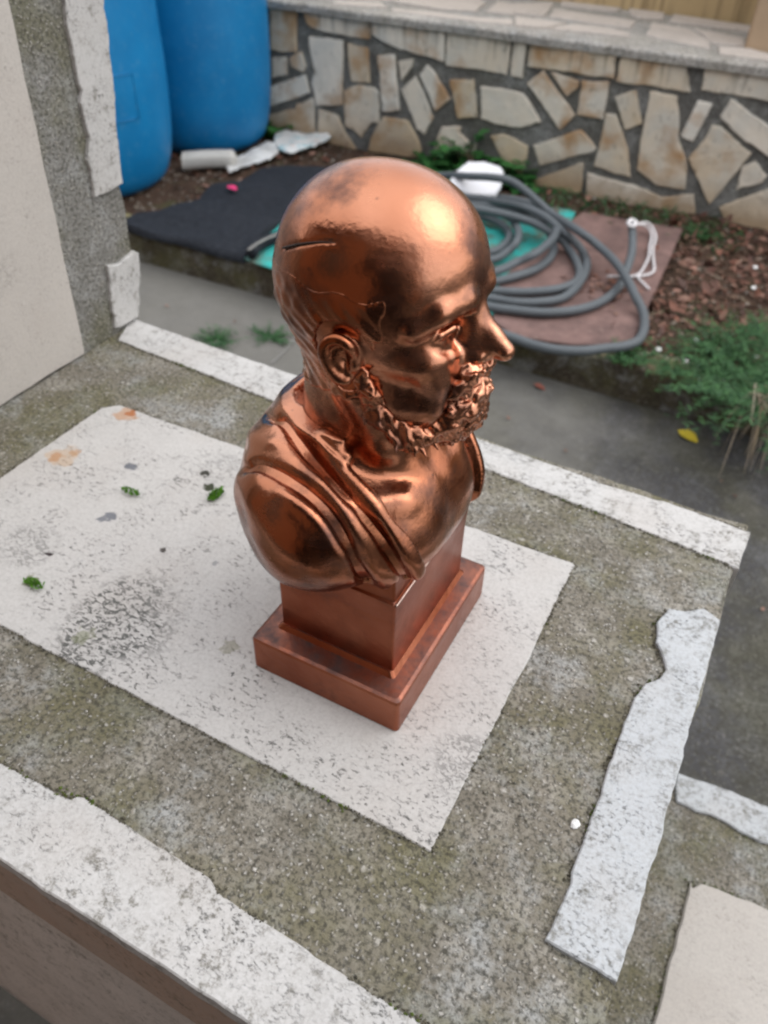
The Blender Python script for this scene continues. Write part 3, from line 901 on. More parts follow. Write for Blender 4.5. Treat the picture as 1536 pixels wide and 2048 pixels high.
def build_bust():
    copper = mat_copper()
    tarn = mat_tarnished()
    root = empty('copper_bust', tuple(BUST), 'polished copper bust of a bald bearded man standing on the pale travertine panel', 'bust', local=True)
    S = Sculpt((-9.6, -10.4, 7.5), (10.0, 10.4, 37.6), 0.1)
    # skull and face
    S.ell((-0.45, 0, 30.0), (5.85, 5.15, 6.0), 0.8)
    S.ell((1.4, 0, 30.9), (4.5, 4.55, 4.65), 1.2)
    S.ell((2.0, 0, 27.0), (3.9, 4.1, 5.0), 1.2)
    for y in (-1, 1):
        S.chain([(5.25, 0.35 * y, 30.15), (5.4, 1.3 * y, 30.4), (4.85, 2.7 * y, 30.2), (3.8, 3.75 * y, 29.4)], [0.5, 0.55, 0.5, 0.4], 0.7)
        S.ell((3.7, 2.8 * y, 27.2), (1.5, 1.2, 0.9), 0.9)
        S.chain([(4.5, 2.7 * y, 27.4), (4.7, 2.5 * y, 26.0), (4.5, 2.5 * y, 24.4), (4.0, 2.4 * y, 22.9)], [0.7, 0.75, 0.75, 0.7], 0.9)
        S.ell((2.4, 1.7 * y, 24.4), (2.4, 2.3, 2.4), 0.9)
        S.ell((5.5, 2.0 * y, 28.7), (1.1, 1.3, 0.85), 0.6, 'cut')
        S.ell((5.9, 1.5 * y, 28.8), (1.0, 0.62, 0.9), 0.7, 'cut')
        S.ell((4.2, 2.1 * y, 28.5), (1.0, 1.05, 0.8), 0.3)
        S.chain([(4.95, 0.95 * y, 28.5), (5.2, 1.8 * y, 29.0), (4.9, 2.7 * y, 28.9), (4.2, 3.4 * y, 28.4)], [0.16, 0.22, 0.22, 0.15], 0.15)
        S.chain([(4.95, 1.0 * y, 28.4), (5.05, 1.9 * y, 28.05), (4.7, 2.75 * y, 28.0), (4.2, 3.35 * y, 28.3)], [0.15, 0.18, 0.18, 0.12], 0.25)
        S.chain([(4.75, 1.2 * y, 27.4), (4.45, 2.4 * y, 27.15)], [0.3, 0.25], 0.5)
    # nose
    S.chain([(5.2, 0, 30.2), (5.75, 0, 29.4), (6.9, 0, 28.1), (7.65, 0, 27.45)], [0.6, 0.5, 0.5, 0.56], 0.4)
    S.chain([(4.9, 0, 29.8), (5.6, 0, 28.4), (6.2, 0, 27.3)], [0.5, 0.8, 0.95], 0.6)
    for y in (-1, 1):
        S.ell((5.95, 0.8 * y, 27.05), (0.85, 0.38, 0.45), 0.4)
        S.chain([(5.2, 1.9 * y, 27.3), (5.0, 2.3 * y, 26.2), (4.6, 2.7 * y, 25.3)], [0.28, 0.32, 0.25], 0.5)
    S.ell((4.9, 0, 26.0), (1.5, 2.0, 1.6), 0.6)
    S.ell((6.1, 0, 25.15), (0.55, 1.0, 0.28), 0.2)
    # neck
    S.chain([(-0.6, 0, 26.0), (-0.9, 0, 21.5), (-0.9, 0, 17.5)], [4.0, 3.7, 4.6], 1.0)
    S.chain([(-3.9, 0, 19.0), (-3.4, 3.0, 18.2), (-2.6, 6.0, 16.8)], [2.0, 2.2, 2.2], 1.2)
    S.chain([(-3.9, 0, 19.0), (-3.4, -3.0, 18.2), (-2.6, -6.0, 16.8)], [2.0, 2.2, 2.2], 1.2)
    for y in (-1, 1):
        S.chain([(0.2, 3.6 * y, 24.5), (1.7, 2.6 * y, 20.5), (3.5, 0.9 * y, 17.2)], [0.9, 0.8, 0.6], 0.9)
        S.chain([(4.0, 0.9 * y, 16.9), (3.6, 3.5 * y, 17.5), (1.5, 6.2 * y, 18.2)], [0.42, 0.38, 0.3], 1.3)
    # torso
    S.ell((-1.7, 0, 15.6), (6.7, 8.7, 4.5), 1.2)
    S.ell((-4.2, 0, 17.2), (3.6, 6.6, 3.6), 1.0)
    S.ell((1.6, 0, 13.9), (4.3, 6.6, 3.6), 1.0)
    for y in (-1, 1):
        S.ell((-1.9, 5.8 * y, 15.3), (4.9, 3.6, 4.3), 1.0)
        S.ell((3.3, 2.6 * y, 14.6), (2.2, 3.0, 2.7), 1.4)

    S.apply(lambda X, Y, Z: ((X + 1.8) * -0.56 + (Y + 8.5) * -0.83 + (Z - 16.0) * -0.10 - 1.25), (-9, -10.2, 9), (4, 0, 20.5), 1.0, 'and')
    # ears
    for y in (-1, 1):
        ex, ez = 0.55, -0.55
        S.ell((-0.14 + ex, 4.77 * y, 27.30), (1.0, 0.6, 1.35), 0.4)
        S.ell((0.10 + ex, 5.61 * y, 27.30), (0.5, 0.55, 0.7), 0.3, 'cut')
        S.chain(catmull([(0.51 + ex, 5.09 * y, 27.80), (0.38 + ex, 5.33 * y, 28.44), (-0.27 + ex, 5.49 * y, 28.73), (-0.88 + ex, 5.61 * y, 28.30), (-0.98 + ex, 5.61 * y, 27.59), (-0.71 + ex, 5.45 * y, 26.80), (-0.27 + ex, 5.25 * y, 26.23), (0.14 + ex, 5.09 * y, 26.16)], 4),
                list(np.interp(np.linspace(0, 7, 29), range(8), [0.2, 0.24, 0.26, 0.27, 0.27, 0.28, 0.34, 0.26])), 0.2)
        S.chain([(-0.41 + ex, 5.25 * y, 28.09), (-0.51 + ex, 5.29 * y, 27.44), (-0.14 + ex, 5.17 * y, 26.87)], [0.2, 0.2, 0.2], 0.25)
        S.ell((0.54 + ex, 4.97 * y, 27.23), (0.3, 0.3, 0.45), 0.25)
    body = S.D.copy()

    def hit(p, D):
        """first point where the photo's sight line through p meets the sculpt D (cm)"""
        o = (CAM - BUST) * 100
        d = ray(p); d = d / np.linalg.norm(d)
        t = 22.0
        while t < 75:
            q = o + d * t
            i = (q - S.lo) / S.h
            if (i >= 0).all() and (i < np.array(D.shape) - 1).all():
                v = D[tuple(np.round(i).astype(int))]
                if v < 0.02:
                    return q
                t += min(0.2, max(0.04, float(v) * 0.5))
            else:
                t += 0.4
        return None

    sc_pts = [hit(p, body) for p in ((566, 496), (600, 488), (640, 484), (672, 486))]
    sc_pts = [p for p in sc_pts if p is not None]
    if len(sc_pts) > 1:
        S.chain(sc_pts, [0.13, 0.09, 0.06, 0.04], 0.08, 'cut')
        tube('tarnish_line', catmull([p / 100 for p in sc_pts], 6), [0.0007, 0.0005, 0.0004, 0.0002], mat_flat('black_tarnish', (0.03, 0.018, 0.014), 0.6, 0.3, 300, 0.0003, None, 0.3), root, 8)
    V, F = S.surface()
    V = relax(V, F, 2)
    mesh_np('head_and_torso', V / 100, F, copper, root)

    # hair: a low cap of short locks round the back and sides
    def field(fn):
        X = (S.lo[0] + S.h * np.arange(S.n[0], dtype=np.float32))[:, None, None]
        Y = (S.lo[1] + S.h * np.arange(S.n[1], dtype=np.float32))[None, :, None]
        Z = (S.lo[2] + S.h * np.arange(S.n[2], dtype=np.float32))[None, None, :]
        return fn(X, Y, Z)
    H = Sculpt(S.lo, S.lo + S.h * (S.n - 1), S.h)
    H.D = field(lambda X, Y, Z: mx([
        body - (0.02 + 0.085 * np.clip((31.0 - Z) / 2.2, 0, 1) + 0.06 * np.clip((31.2 - Z) / 2.0, 0, 1) * (np.sin(5.2 * X + 1.8 * np.sin(1.3 * Z + Y) + 4.4 * Z) * np.sin(2.6 * Y + 3.0 * Z + 0.9 * X) + 0.5 * np.sin(7.5 * Y + 3.0 * Z + 2 * np.sin(1.1 * X)))),
        -(body + 0.35) + 0 * X,
        (Z - (31.0 + 0.16 * np.sin(2.2 * X + Y))) * 0.8 + 0 * Y,
        (X - (2.7 - 0.25 * np.abs(Z - 30.2) + 0.18 * np.sin(3.1 * Z))) * 0.8 + 0 * Y,
        (23.2 + 0.25 * (X + 5) - Z) * 0.8 + 0 * Y,
        -(np.sqrt((X - 0.25) ** 2 + ((Z - 27.3) * 0.8) ** 2) - 1.8) + 0 * Y,
        (X - 2.1) * (Z < 28.7) - 0.8 * (Z >= 28.7) + 0 * Y,
    ]).astype(np.float32))
    V, F = H.surface()
    V = relax(V, F, 1)
    mesh_np('hair', V / 100, F, copper, root)

    # beard and moustache: curly locks over a full jaw
    B = Sculpt(S.lo, S.lo + S.h * (S.n - 1), S.h)
    B.D[:] = 5
    B.ell((4.35, 0, 23.8), (2.4, 2.25, 2.95), 0.5)
    B.ell((2.6, 0, 22.6), (2.9, 3.4, 1.6), 0.5)
    for y in (-1, 1):
        B.chain([(4.6, 1.3 * y, 23.0), (3.5, 2.9 * y, 22.4), (2.0, 3.75 * y, 23.6), (1.2, 4.45 * y, 26.4)], [1.1, 0.9, 0.6, 0.35], 0.6)
        B.chain([(6.3, 0.15 * y, 26.4), (6.1, 1.1 * y, 26.1), (5.6, 1.8 * y, 25.2), (5.2, 2.0 * y, 24.0)], [0.40, 0.42, 0.38, 0.3], 0.2)
    r = np.random.default_rng(3)
    cand = np.argwhere((np.abs(B.D) < 0.07) & (body > -0.05))
    for q in cand[r.choice(len(cand), 400, replace=False)]:
        base = B.lo + q * B.h
        if abs(base[1]) < 1.1 and 24.9 < base[2] < 25.6 or base[0] < 0.4 or (q < 1).any() or (q > np.array(B.n) - 2).any():
            continue
        g = np.array([B.D[q[0] + 1, q[1], q[2]] - B.D[q[0] - 1, q[1], q[2]], B.D[q[0], q[1] + 1, q[2]] - B.D[q[0], q[1] - 1, q[2]], B.D[q[0], q[1], q[2] + 1] - B.D[q[0], q[1], q[2] - 1]])
        g = g / (np.linalg.norm(g) + 1e-6)
        chin = base[0] > 4.9
        side = np.cross(g, (0, 0, 1.0)); side /= np.linalg.norm(side) + 1e-6
        dn = np.cross(side, g)
        if dn[2] > 0: dn = -dn
        a = r.uniform(0, 6.28)
        L = r.uniform(0.35, 0.6) if chin else r.uniform(0.5, 0.8)
        if not chin:
            dn = dn + np.array([0.75, 0, 0]); dn /= np.linalg.norm(dn)
            g = g * -0.6
        pts = [base + g * 0.06 + dn * (L * (s - 0.5) * 1.8) + side * ((0.24 if chin else 0.1) * math.sin(a + s * 4.5)) for s in (0, 0.33, 0.66, 1.0)]
        kk = 1.0 if chin else 0.72
        B.chain(pts, [0.15 * kk, 0.26 * kk, 0.24 * kk, 0.12 * kk], 0.09)
    V, F = B.surface()
    V = relax(V, F, 2, 0.5)
    mesh_np('beard', V / 100, F, copper, root)

    # cloak: a skin over the shoulders with rolled folds; the chest is left bare
    Kk = Sculpt(S.lo, S.lo + S.h * (S.n - 1), S.h)

    # guide lines of the folds, found where the sight lines through them meet the shoulder
    near = {
        'roll': [(600, 812), (632, 872), (672, 922), (715, 970), (756, 1020), (795, 1075), (824, 1120), (842, 1155)],
        'groove_a': [(563, 835), (605, 895), (655, 945), (700, 995), (742, 1045), (775, 1095), (803, 1148)],
        'fold': [(560, 885), (600, 930), (650, 975), (690, 1025), (725, 1080), (752, 1145)],
        'groove_b': [(505, 925), (560, 948), (620, 985), (665, 1035), (695, 1090), (724, 1152)],
        'crease': [(560, 985), (605, 1015), (655, 1070)],
    }
    lead = {'roll': [(-6.4, 0.0, 20.0), (-5.8, -1.4, 20.2), (-4.6, -2.6, 20.4)], 'groove_a': [(-6.9, -1.5, 18.8), (-5.2, -3.4, 19.6)],
            'fold': [(-6.9, -3.2, 18.2), (-4.6, -5.0, 19.2)], 'groove_b': [(-7.4, -4.4, 16.8), (-5.4, -6.3, 17.8)], 'crease': []}
    sel = np.argwhere(np.abs(body) < 1.3)
    P = S.lo + sel * S.h
    P = P.astype(np.float32)
    keep = (P[:, 2] > 11.2) & (P[:, 2] < 21.6)
    sel, P = sel[keep], P[keep]
    def foot(Q, steps=2):
        Q = np.array(Q, float)
        for _ in range(steps):
            I = np.clip(np.round((Q - S.lo) / S.h).astype(int), 2, np.array(body.shape) - 3)
            G = np.stack([body[I[:, 0] + 2, I[:, 1], I[:, 2]] - body[I[:, 0] - 2, I[:, 1], I[:, 2]], body[I[:, 0], I[:, 1] + 2, I[:, 2]] - body[I[:, 0], I[:, 1] - 2, I[:, 2]],
                          body[I[:, 0], I[:, 1], I[:, 2] + 2] - body[I[:, 0], I[:, 1], I[:, 2] - 2]], 1)
            G /= np.linalg.norm(G, axis=1)[:, None] + 1e-6
            Q = Q - G * body[tuple(I.T)][:, None] * 0.9
        return Q
    PA = foot(P).astype(np.float32); PA[:, 1] = np.abs(PA[:, 1])
    info = {}
    for k, v in near.items():
        pts = [hit(p, body - 0.45) for p in v]
        pts = foot(np.array(lead[k] + [p for p in pts if p is not None]), 4)
        pts = pts[pts[:, 2] < 21.0]
        if len(pts) > 2:
            pts = np.vstack([pts, pts[-1] + (pts[-1] - pts[-2]) * 0.8 + (0, 0, -0.4)])
            pts = foot(pts, 3)
        for _ in range(2):
            q = [pts[0]]
            for a, b in zip(pts[:-1], pts[1:]):
                q += [a * 0.75 + b * 0.25, a * 0.25 + b * 0.75]
            pts = np.array(q + [pts[-1]])
        L = np.concatenate([[0], np.cumsum(np.linalg.norm(np.diff(pts, axis=0), axis=1))])
        tt = np.arange(0, L[-1], 0.14)
        dense = np.stack([np.interp(tt, L, pts[:, c]) for c in range(3)], 1).astype(np.float32)
        dense[:, 1] = np.abs(dense[:, 1])
        best = np.full(len(PA), 1e9, np.float32); arg = np.zeros(len(PA), np.int32)
        for n_, c in enumerate(dense):
            d2 = ((PA - c) ** 2).sum(1)
            m_ = d2 < best
            best[m_] = d2[m_]; arg[m_] = n_
        info[k] = (np.sqrt(best), arg / max(1, len(dense) - 1), dense[arg])
    g_ = lambda k, w: np.exp(-(info[k][0] / w) ** 2)
    f_ = lambda k, a: np.clip(info[k][1] / a, 0, 1)
    h_ = 0.42 + 0.40 * g_('roll', 0.62) * (0.6 + 0.4 * f_('roll', 0.3)) + 0.26 * g_('fold', 0.6) + 0.14 * g_('crease', 0.45)
    h_ -= 0.85 * g_('groove_a', 0.30) * f_('groove_a', 0.25) + 0.75 * g_('groove_b', 0.38) * f_('groove_b', 0.3)
    h_ += 0.035 * np.sin(1.7 * P[:, 0] + 2.1 * P[:, 2]) * np.sin(1.3 * P[:, 1] + 0.9 * P[:, 2])
    near_r = info['roll'][2]
    e = near_r[:, 1] - 0.42 - PA[:, 1]
    e = np.where(P[:, 0] < -5.6, -1.0, e)
    val = np.maximum.reduce([body[tuple(sel.T)] - h_, -(body[tuple(sel.T)] + 0.4), e * 0.8, P[:, 2] - 21.3, 12.0 - P[:, 2] + 0 * e])
    Kk.D[:] = 5
    Kk.D[tuple(sel.T)] = val
    q = hit((668, 888), np.minimum(body, Kk.D))
    if q is not None:
        for y in (1, -1):
            Kk.chain([(q[0] - 0.7, (q[1] + 0.35) * y, q[2] + 0.05), (q[0] + 0.9, (q[1] - 0.15) * y, q[2] - 0.5)], 0.42, 0.5)
    V, F = Kk.surface()
    V = relax(V, F, 2)
    mesh_np('cloak', V / 100, F, copper, root)

    # stem and plinth
    def slab(name, rings, n=4, rc=0.35):
        """rings: (half x, half y, z); rounded-rectangle loops"""
        vs, fs = [], []
        m = 4 * n
        for hx, hy, z in rings:
            for q, (sx, sy) in enumerate(((1, 1), (-1, 1), (-1, -1), (1, -1))):
                for k in range(n):
                    a = math.pi / 2 * (q + k / (n - 1))
                    vs.append(((sx * (hx - rc) + rc * math.cos(a)) / 100, (sy * (hy - rc) + rc * math.sin(a)) / 100, z / 100))
        for r_ in range(len(rings) - 1):
            for k in range(m):
                a, b = r_ * m + k, r_ * m + (k + 1) % m
                fs.append((a, b, b + m, a + m))
        fs.append(tuple(range(m - 1, -1, -1)))
        fs.append(tuple(range((len(rings) - 1) * m, len(rings) * m)))
        return mesh(name, vs, fs, tarn, root, smooth=False)
    slab('plinth', [(6.05, 7.65, 0.0), (6.15, 7.75, 0.12), (6.14, 7.74, 3.1), (6.08, 7.68, 3.32), (5.85, 7.45, 3.42), (4.9, 6.15, 3.5), (4.6, 5.9, 3.9)], rc=0.3)
    slab('stem', [(4.75, 5.95, 3.4), (4.62, 5.8, 3.75), (4.6, 5.85, 9.0), (4.7, 6.0, 10.9), (4.55, 5.85, 11.05), (4.45, 5.8, 13.2), (3.9, 5.2, 14.2)], rc=0.18)
    V, F = [], []
    bead = [(4.74, -6.02, 11.0), (4.76, -3, 11.02), (4.76, 0, 10.98), (4.76, 3, 11.0), (4.74, 6.0, 11.0)]
    for x, y, z in bead:
        for k in range(6):
            a = k * math.pi / 3
            V.append(((x + 0.09 * math.cos(a)) / 100, y / 100, (z + 0.09 * math.sin(a)) / 100))
    for i in range(4):
        for k in range(6):
            F.append((i * 6 + k, i * 6 + (k + 1) % 6, (i + 1) * 6 + (k + 1) % 6, (i + 1) * 6 + k))
    mesh('worn_edge', V, F, mat_flat('worn_bare_edge', (0.55, 0.42, 0.36), 0.35, 0.25, 200, 0.0004, None, 1.0), root, True)
    return root

# ------------------------------------------------------------------ curves, tubes, leaves
def catmull(P, n=8):
    P = [np.array(p, float) for p in P]
    P = [2 * P[0] - P[1]] + P + [2 * P[-1] - P[-2]]
    out = []
    for i in range(1, len(P) - 2):
        a, b, c, d = P[i - 1:i + 3]
        for k in range(n):
            t = k / n
            out.append(0.5 * ((2 * b) + (c - a) * t + (2 * a - 5 * b + 4 * c - d) * t * t + (3 * b - a - 3 * c + d) * t ** 3))
    out.append(P[-2])
    return np.array(out)


def tube(name, pts, rad, mat, parent=None, m=10):
    pts = np.asarray(pts, float)
    n = len(pts)
    rad = np.full(n, rad) if np.isscalar(rad) else np.interp(np.linspace(0, 1, n), np.linspace(0, 1, len(rad)), rad)
    T = np.gradient(pts, axis=0)
    T /= np.linalg.norm(T, axis=1)[:, None] + 1e-9
    up = np.array([0, 0, 1.0])
    S = np.cross(T, up)
    S[np.linalg.norm(S, axis=1) < 1e-3] = (1, 0, 0)
    S /= np.linalg.norm(S, axis=1)[:, None]
    U = np.cross(S, T)
    a = np.linspace(0, 2 * math.pi, m, endpoint=False)
    V = pts[:, None, :] + (S[:, None, :] * np.cos(a)[None, :, None] + U[:, None, :] * np.sin(a)[None, :, None]) * rad[:, None, None]
    V = V.reshape(-1, 3)
    F = [(i * m + k, i * m + (k + 1) % m, (i + 1) * m + (k + 1) % m, (i + 1) * m + k) for i in range(n - 1) for k in range(m)]
    F += [tuple(range(m - 1, -1, -1)), tuple((n - 1) * m + k for k in range(m))]
    return mesh(name, V, F, mat, parent, smooth=True)


def mat_leaf(name, cols, rough=0.6, trans=0.0):
    t = NT(name)
    g = t.n('ShaderNodeNewGeometry')
    stops = [(i / max(1, len(cols) - 1), c) for i, c in enumerate(cols)]
    col = t.ramp(g.outputs['Random Per Island'], stops)
    t.done(col, rough, None, 0, 0.3)
    return t.m


def leaf_mesh(name, spec, mat, parent=None):
    """spec rows: position, direction, up, length, width, curl -> four-quad bent leaves, one mesh"""
    V, F = [], []
    for p, d, u, L, W, c in spec:
        p, d, u = np.array(p, float), np.array(d, float), np.array(u, float)
        d /= np.linalg.norm(d) + 1e-9
        s = np.cross(d, u); s /= np.linalg.norm(s) + 1e-9
        u = np.cross(s, d)
        b = len(V)
        prof = ((0.0, 0.12), (0.3, 0.9), (0.65, 0.85), (1.0, 0.05))
        for q, w in prof:
            c0 = p + d * L * q - u * (c * L * q * q)
            V += [c0 - s * W * w * 0.5 + u * 0.12 * W * w, c0, c0 + s * W * w * 0.5 + u * 0.12 * W * w]
        for k in range(3):
            o = b + k * 3
            F += [(o, o + 1, o + 4, o + 3), (o + 1, o + 2, o + 5, o + 4)]
    return mesh(name, V, F, mat, parent, smooth=True)


def blades(name, spec, mat, parent=None):
    """spec rows: base, direction, bend (vector added at the tip), width -> narrow three-segment blades"""
    V, F = [], []
    for p, d, bend, W in spec:
        p, d, bend = np.array(p, float), np.array(d, float), np.array(bend, float)
        s = np.cross(d, (random.gauss(0, 1), random.gauss(0, 1), 0.3)); s /= np.linalg.norm(s) + 1e-9
        b = len(V)
        for q, w in ((0, 1), (0.35, 0.9), (0.7, 0.6), (1, 0.08)):
            c0 = p + d * q + bend * q * q
            V += [c0 - s * W * w * 0.5, c0 + s * W * w * 0.5]
        for k in range(3):
            o = b + k * 2
            F.append((o, o + 1, o + 3, o + 2))
    return mesh(name, V, F, mat, parent, smooth=True)


R = random.Random(11)
bz = lambda x, y: float(bedz(x, y))
onbed = lambda p, h=0.0: at(p, 2, ZB + h)

# ------------------------------------------------------------------ blue barrels
m_blue = NT('blue_plastic')
_n = m_blue.noise(7, 4, 0.6)
_c = m_blue.mix(m_blue.ramp(_n, [(0.3, 0), (0.7, 1)]), (0.001, 0.135, 0.33), (0.003, 0.175, 0.40))
_c = m_blue.mix(m_blue.ramp(m_blue.noise(50, 5, 0.7), [(0.55, 0), (0.72, 0.4)]), _c, (0.10, 0.26, 0.42))
_g = m_blue.n('ShaderNodeNewGeometry')
_s = m_blue.n('ShaderNodeSeparateXYZ')
m_blue.link(_g.outputs['Position'], _s.inputs[0])
_lo = m_blue.ramp(m_blue.math('ADD', m_blue.math('MULTIPLY', _s.outputs['Z'], -5.0), m_blue.math('MULTIPLY', _n, 0.5)), [(2.85 / 4, 0), (3.25 / 4, 0.45)])
m_blue = m_blue.done(_c, 0.46, m_blue.bump(m_blue.noise(40, 2, 0.5), 0.001, 0.5), 0, 0.4)


def build_barrel(cx, cy, R0, H, label):
    root = empty('barrel', (cx, cy, ZB), label, 'barrel', 'blue barrels in the corner')
    prof = [(0.02, 0.0), (0.62, 0.0), (0.76, 0.010), (0.86, 0.04), (0.93, 0.10), (0.975, 0.19), (1.0, 0.36), (0.995, 0.5), (0.985, 0.66), (0.96, 0.78), (0.92, 0.88), (0.84, 0.95), (0.83, 0.955)]
    prof = catmull([(a * R0, 0, b * H) for a, b in prof], 4)
    m = 96
    V, F = [], []
    for r, _, z in prof:
        for k in range(m):
            a = 2 * math.pi * k / m
            V.append((cx + r * math.cos(a), cy + r * math.sin(a), ZB + z))
    n = len(prof)
    for i in range(n - 1):
        for k in range(m):
            F.append((i * m + k, i * m + (k + 1) % m, (i + 1) * m + (k + 1) % m, (i + 1) * m + k))
    mesh('barrel_body', V, F, m_blue, root, smooth=True)
    lid = [(0.01, 0.975), (0.80, 0.975), (0.86, 0.985), (0.885, 0.97), (0.885, 0.94), (0.84, 0.935)]
    V, F = [], []
    for r, z in lid:
        for k in range(m):
            a = 2 * math.pi * k / m
            V.append((cx + r * R0 * math.cos(a), cy + r * R0 * math.sin(a), ZB + z * H))
    for i in range(len(lid) - 1):
        for k in range(m):
            F.append((i * m + k, (i + 1) * m + k, (i + 1) * m + (k + 1) % m, i * m + (k + 1) % m))
    mesh('lid', V, F, mat_flat('black_lid', (0.02, 0.02, 0.022), 0.5), root, smooth=True)
    return root


B1 = (-2.385, 2.235)
B2 = (-2.33, 2.83)
b1 = build_barrel(*B1, 0.30, 0.95, 'nearer blue plastic barrel with an embossed rectangle, just behind the left pillar')
b2 = build_barrel(*B2, 0.28, 1.0, 'blue plastic barrel in the corner against the stone wall')


def barrel_emboss():
    # raised frame of the label field, on the side towards the camera
    def onb(p):
        d = ray(p); o = CAM - np.array([B1[0], B1[1], 0])
        a = d[0] ** 2 + d[1] ** 2; b = 2 * (o[0] * d[0] + o[1] * d[1]); c = o[0] ** 2 + o[1] ** 2 - 0.3005 ** 2
        t = (-b - math.sqrt(max(0, b * b - 4 * a * c))) / (2 * a)
        q = CAM + d * t
        return math.atan2(q[1] - B1[1], q[0] - B1[0]), q[2]
    a1, z1 = onb((266, 145)); a0, z0 = onb((275, 236))
    a1 = (a0 + a1) / 2; al = a1 - 0.75
    rr = 0.3012
    pt = lambda a, z: (B1[0] + rr * math.cos(a), B1[1] + rr * math.sin(a), z)
    path = [pt(al + (a1 - al) * k / 12, z1) for k in range(13)] + [pt(a1 + 0.005, z1 + (z0 - z1) * k / 6) for k in range(1, 7)] + [pt(a1 + (al - a1) * k / 12, z0) for k in range(1, 13)]
    path += [pt(al, z0 + (z1 - z0) * k / 6) for k in range(1, 7)]
    tube('embossed_frame', path, 0.0016, m_blue, b1, 6)


barrel_emboss()

# ------------------------------------------------------------------ sheets, tarp, board
m_tarp = NT('teal_tarp')
_n = m_tarp.noise(13, 5, 0.7)
_c = m_tarp.mix(m_tarp.ramp(_n, [(0.47, 0), (0.60, 0.9)]), (0.03, 0.34, 0.31), (0.12, 0.13, 0.10))
m_tarp_m = m_tarp.done(_c, 0.6, m_tarp.bump(m_tarp.noise(300, 2, 0.5), 0.001, 0.5), 0, 0.3)


def poly_cloth(name, px, z, mat, parent, h=0.006, res=0.02, s=14, thick=0.003, seed=1, fn=None):
    """a limp sheet: grid clipped to an outline, with folds, two-sided"""
    P = np.array([onbed(p)[:2] for p in px])
    bm = bmesh.new()
    vs = [bm.verts.new((x, y, 0)) for x, y in P]
    bm.faces.new(vs)
    lo, hi = P.min(0), P.max(0)
    for ax in (0, 1):
        for c in np.arange(lo[ax] + res, hi[ax], res):
            co = [0, 0, 0]; co[ax] = c; no = [0, 0, 0]; no[ax] = 1
            bmesh.ops.bisect_plane(bm, geom=bm.verts[:] + bm.edges[:] + bm.faces[:], plane_co=co, plane_no=no)
    for v in bm.verts:
        x, y = v.co.x, v.co.y
        zz = z + h * float(vnoise(np.array(x), np.array(y), s, seed)) + 0.4 * h * float(vnoise(np.array(x), np.array(y), s * 3.3, seed + 1))
        v.co.z = ZB + max(0.002, zz) + (fn(x, y) if fn else 0)
    bmesh.ops.recalc_face_normals(bm, faces=bm.faces[:])
    r = bmesh.ops.solidify(bm, geom=bm.faces[:], thickness=thick)
    for f in bm.faces: f.smooth = True
    me = bpy.data.meshes.new(name)
    bm.to_mesh(me); bm.free()
    return obj(name, me, mat, parent)


tag(poly_cloth('tarp', [(425, 500), (560, 552), (800, 604), (985, 640), (1012, 622), (1062, 590), (1112, 520), (1150, 432), (1080, 420), (900, 395), (640, 400), (500, 440)], 0.012, m_tarp_m, None, 0.004, 0.03, 12, 0.002, 4),
    'thin teal tarp with grey dirt under the hose coils and black mat', 'tarp')

m_rust = NT('rust_board')
_n = m_rust.noise(11, 5, 0.65)
_c = m_rust.mix(m_rust.ramp(_n, [(0.35, 0), (0.65, 1)]), (0.10, 0.062, 0.055), (0.19, 0.115, 0.10))
_c = m_rust.mix(m_rust.ramp(m_rust.noise(70, 4, 0.7), [(0.56, 0), (0.70, 0.5)]), _c, (0.26, 0.18, 0.155))
m_board = m_rust.done(_c, 0.75, m_rust.bump(_n, 0.002, 0.5), 0, 0.3)


def solid_board(name, px, z, th, mat, lab, cat):
    pts = [np.array([*at(p, 2, ZB + z)[:2], ZB + z]) for p in px]
    o = plate(name, pts, (0, 0, 1), 0, -th, mat, None, 0.0006, 0.03, 0.002, 5)
    return tag(o, lab, cat)


solid_board('board', [(1165, 424), (1366, 456), (1262, 690), (1150, 688), (1027, 672), (985, 638), (1000, 560), (1090, 480)], 0.024, 0.010, m_board, 'flat reddish brown board lying under the end of the grey hose', 'board')

m_black = NT('black_felt')
_n = m_black.noise(60, 4, 0.7, m_black.mapping((1, 3, 1), (0, 0, 0.3)))
_c = m_black.mix(m_black.ramp(_n, [(0.45, 0), (0.75, 0.6)]), (0.008, 0.010, 0.014), (0.045, 0.05, 0.062))
m_black_m = m_black.done(_c, 0.85, m_black.bump(m_black.noise(350, 2, 0.6), 0.0008, 0.6), 0, 0.25)


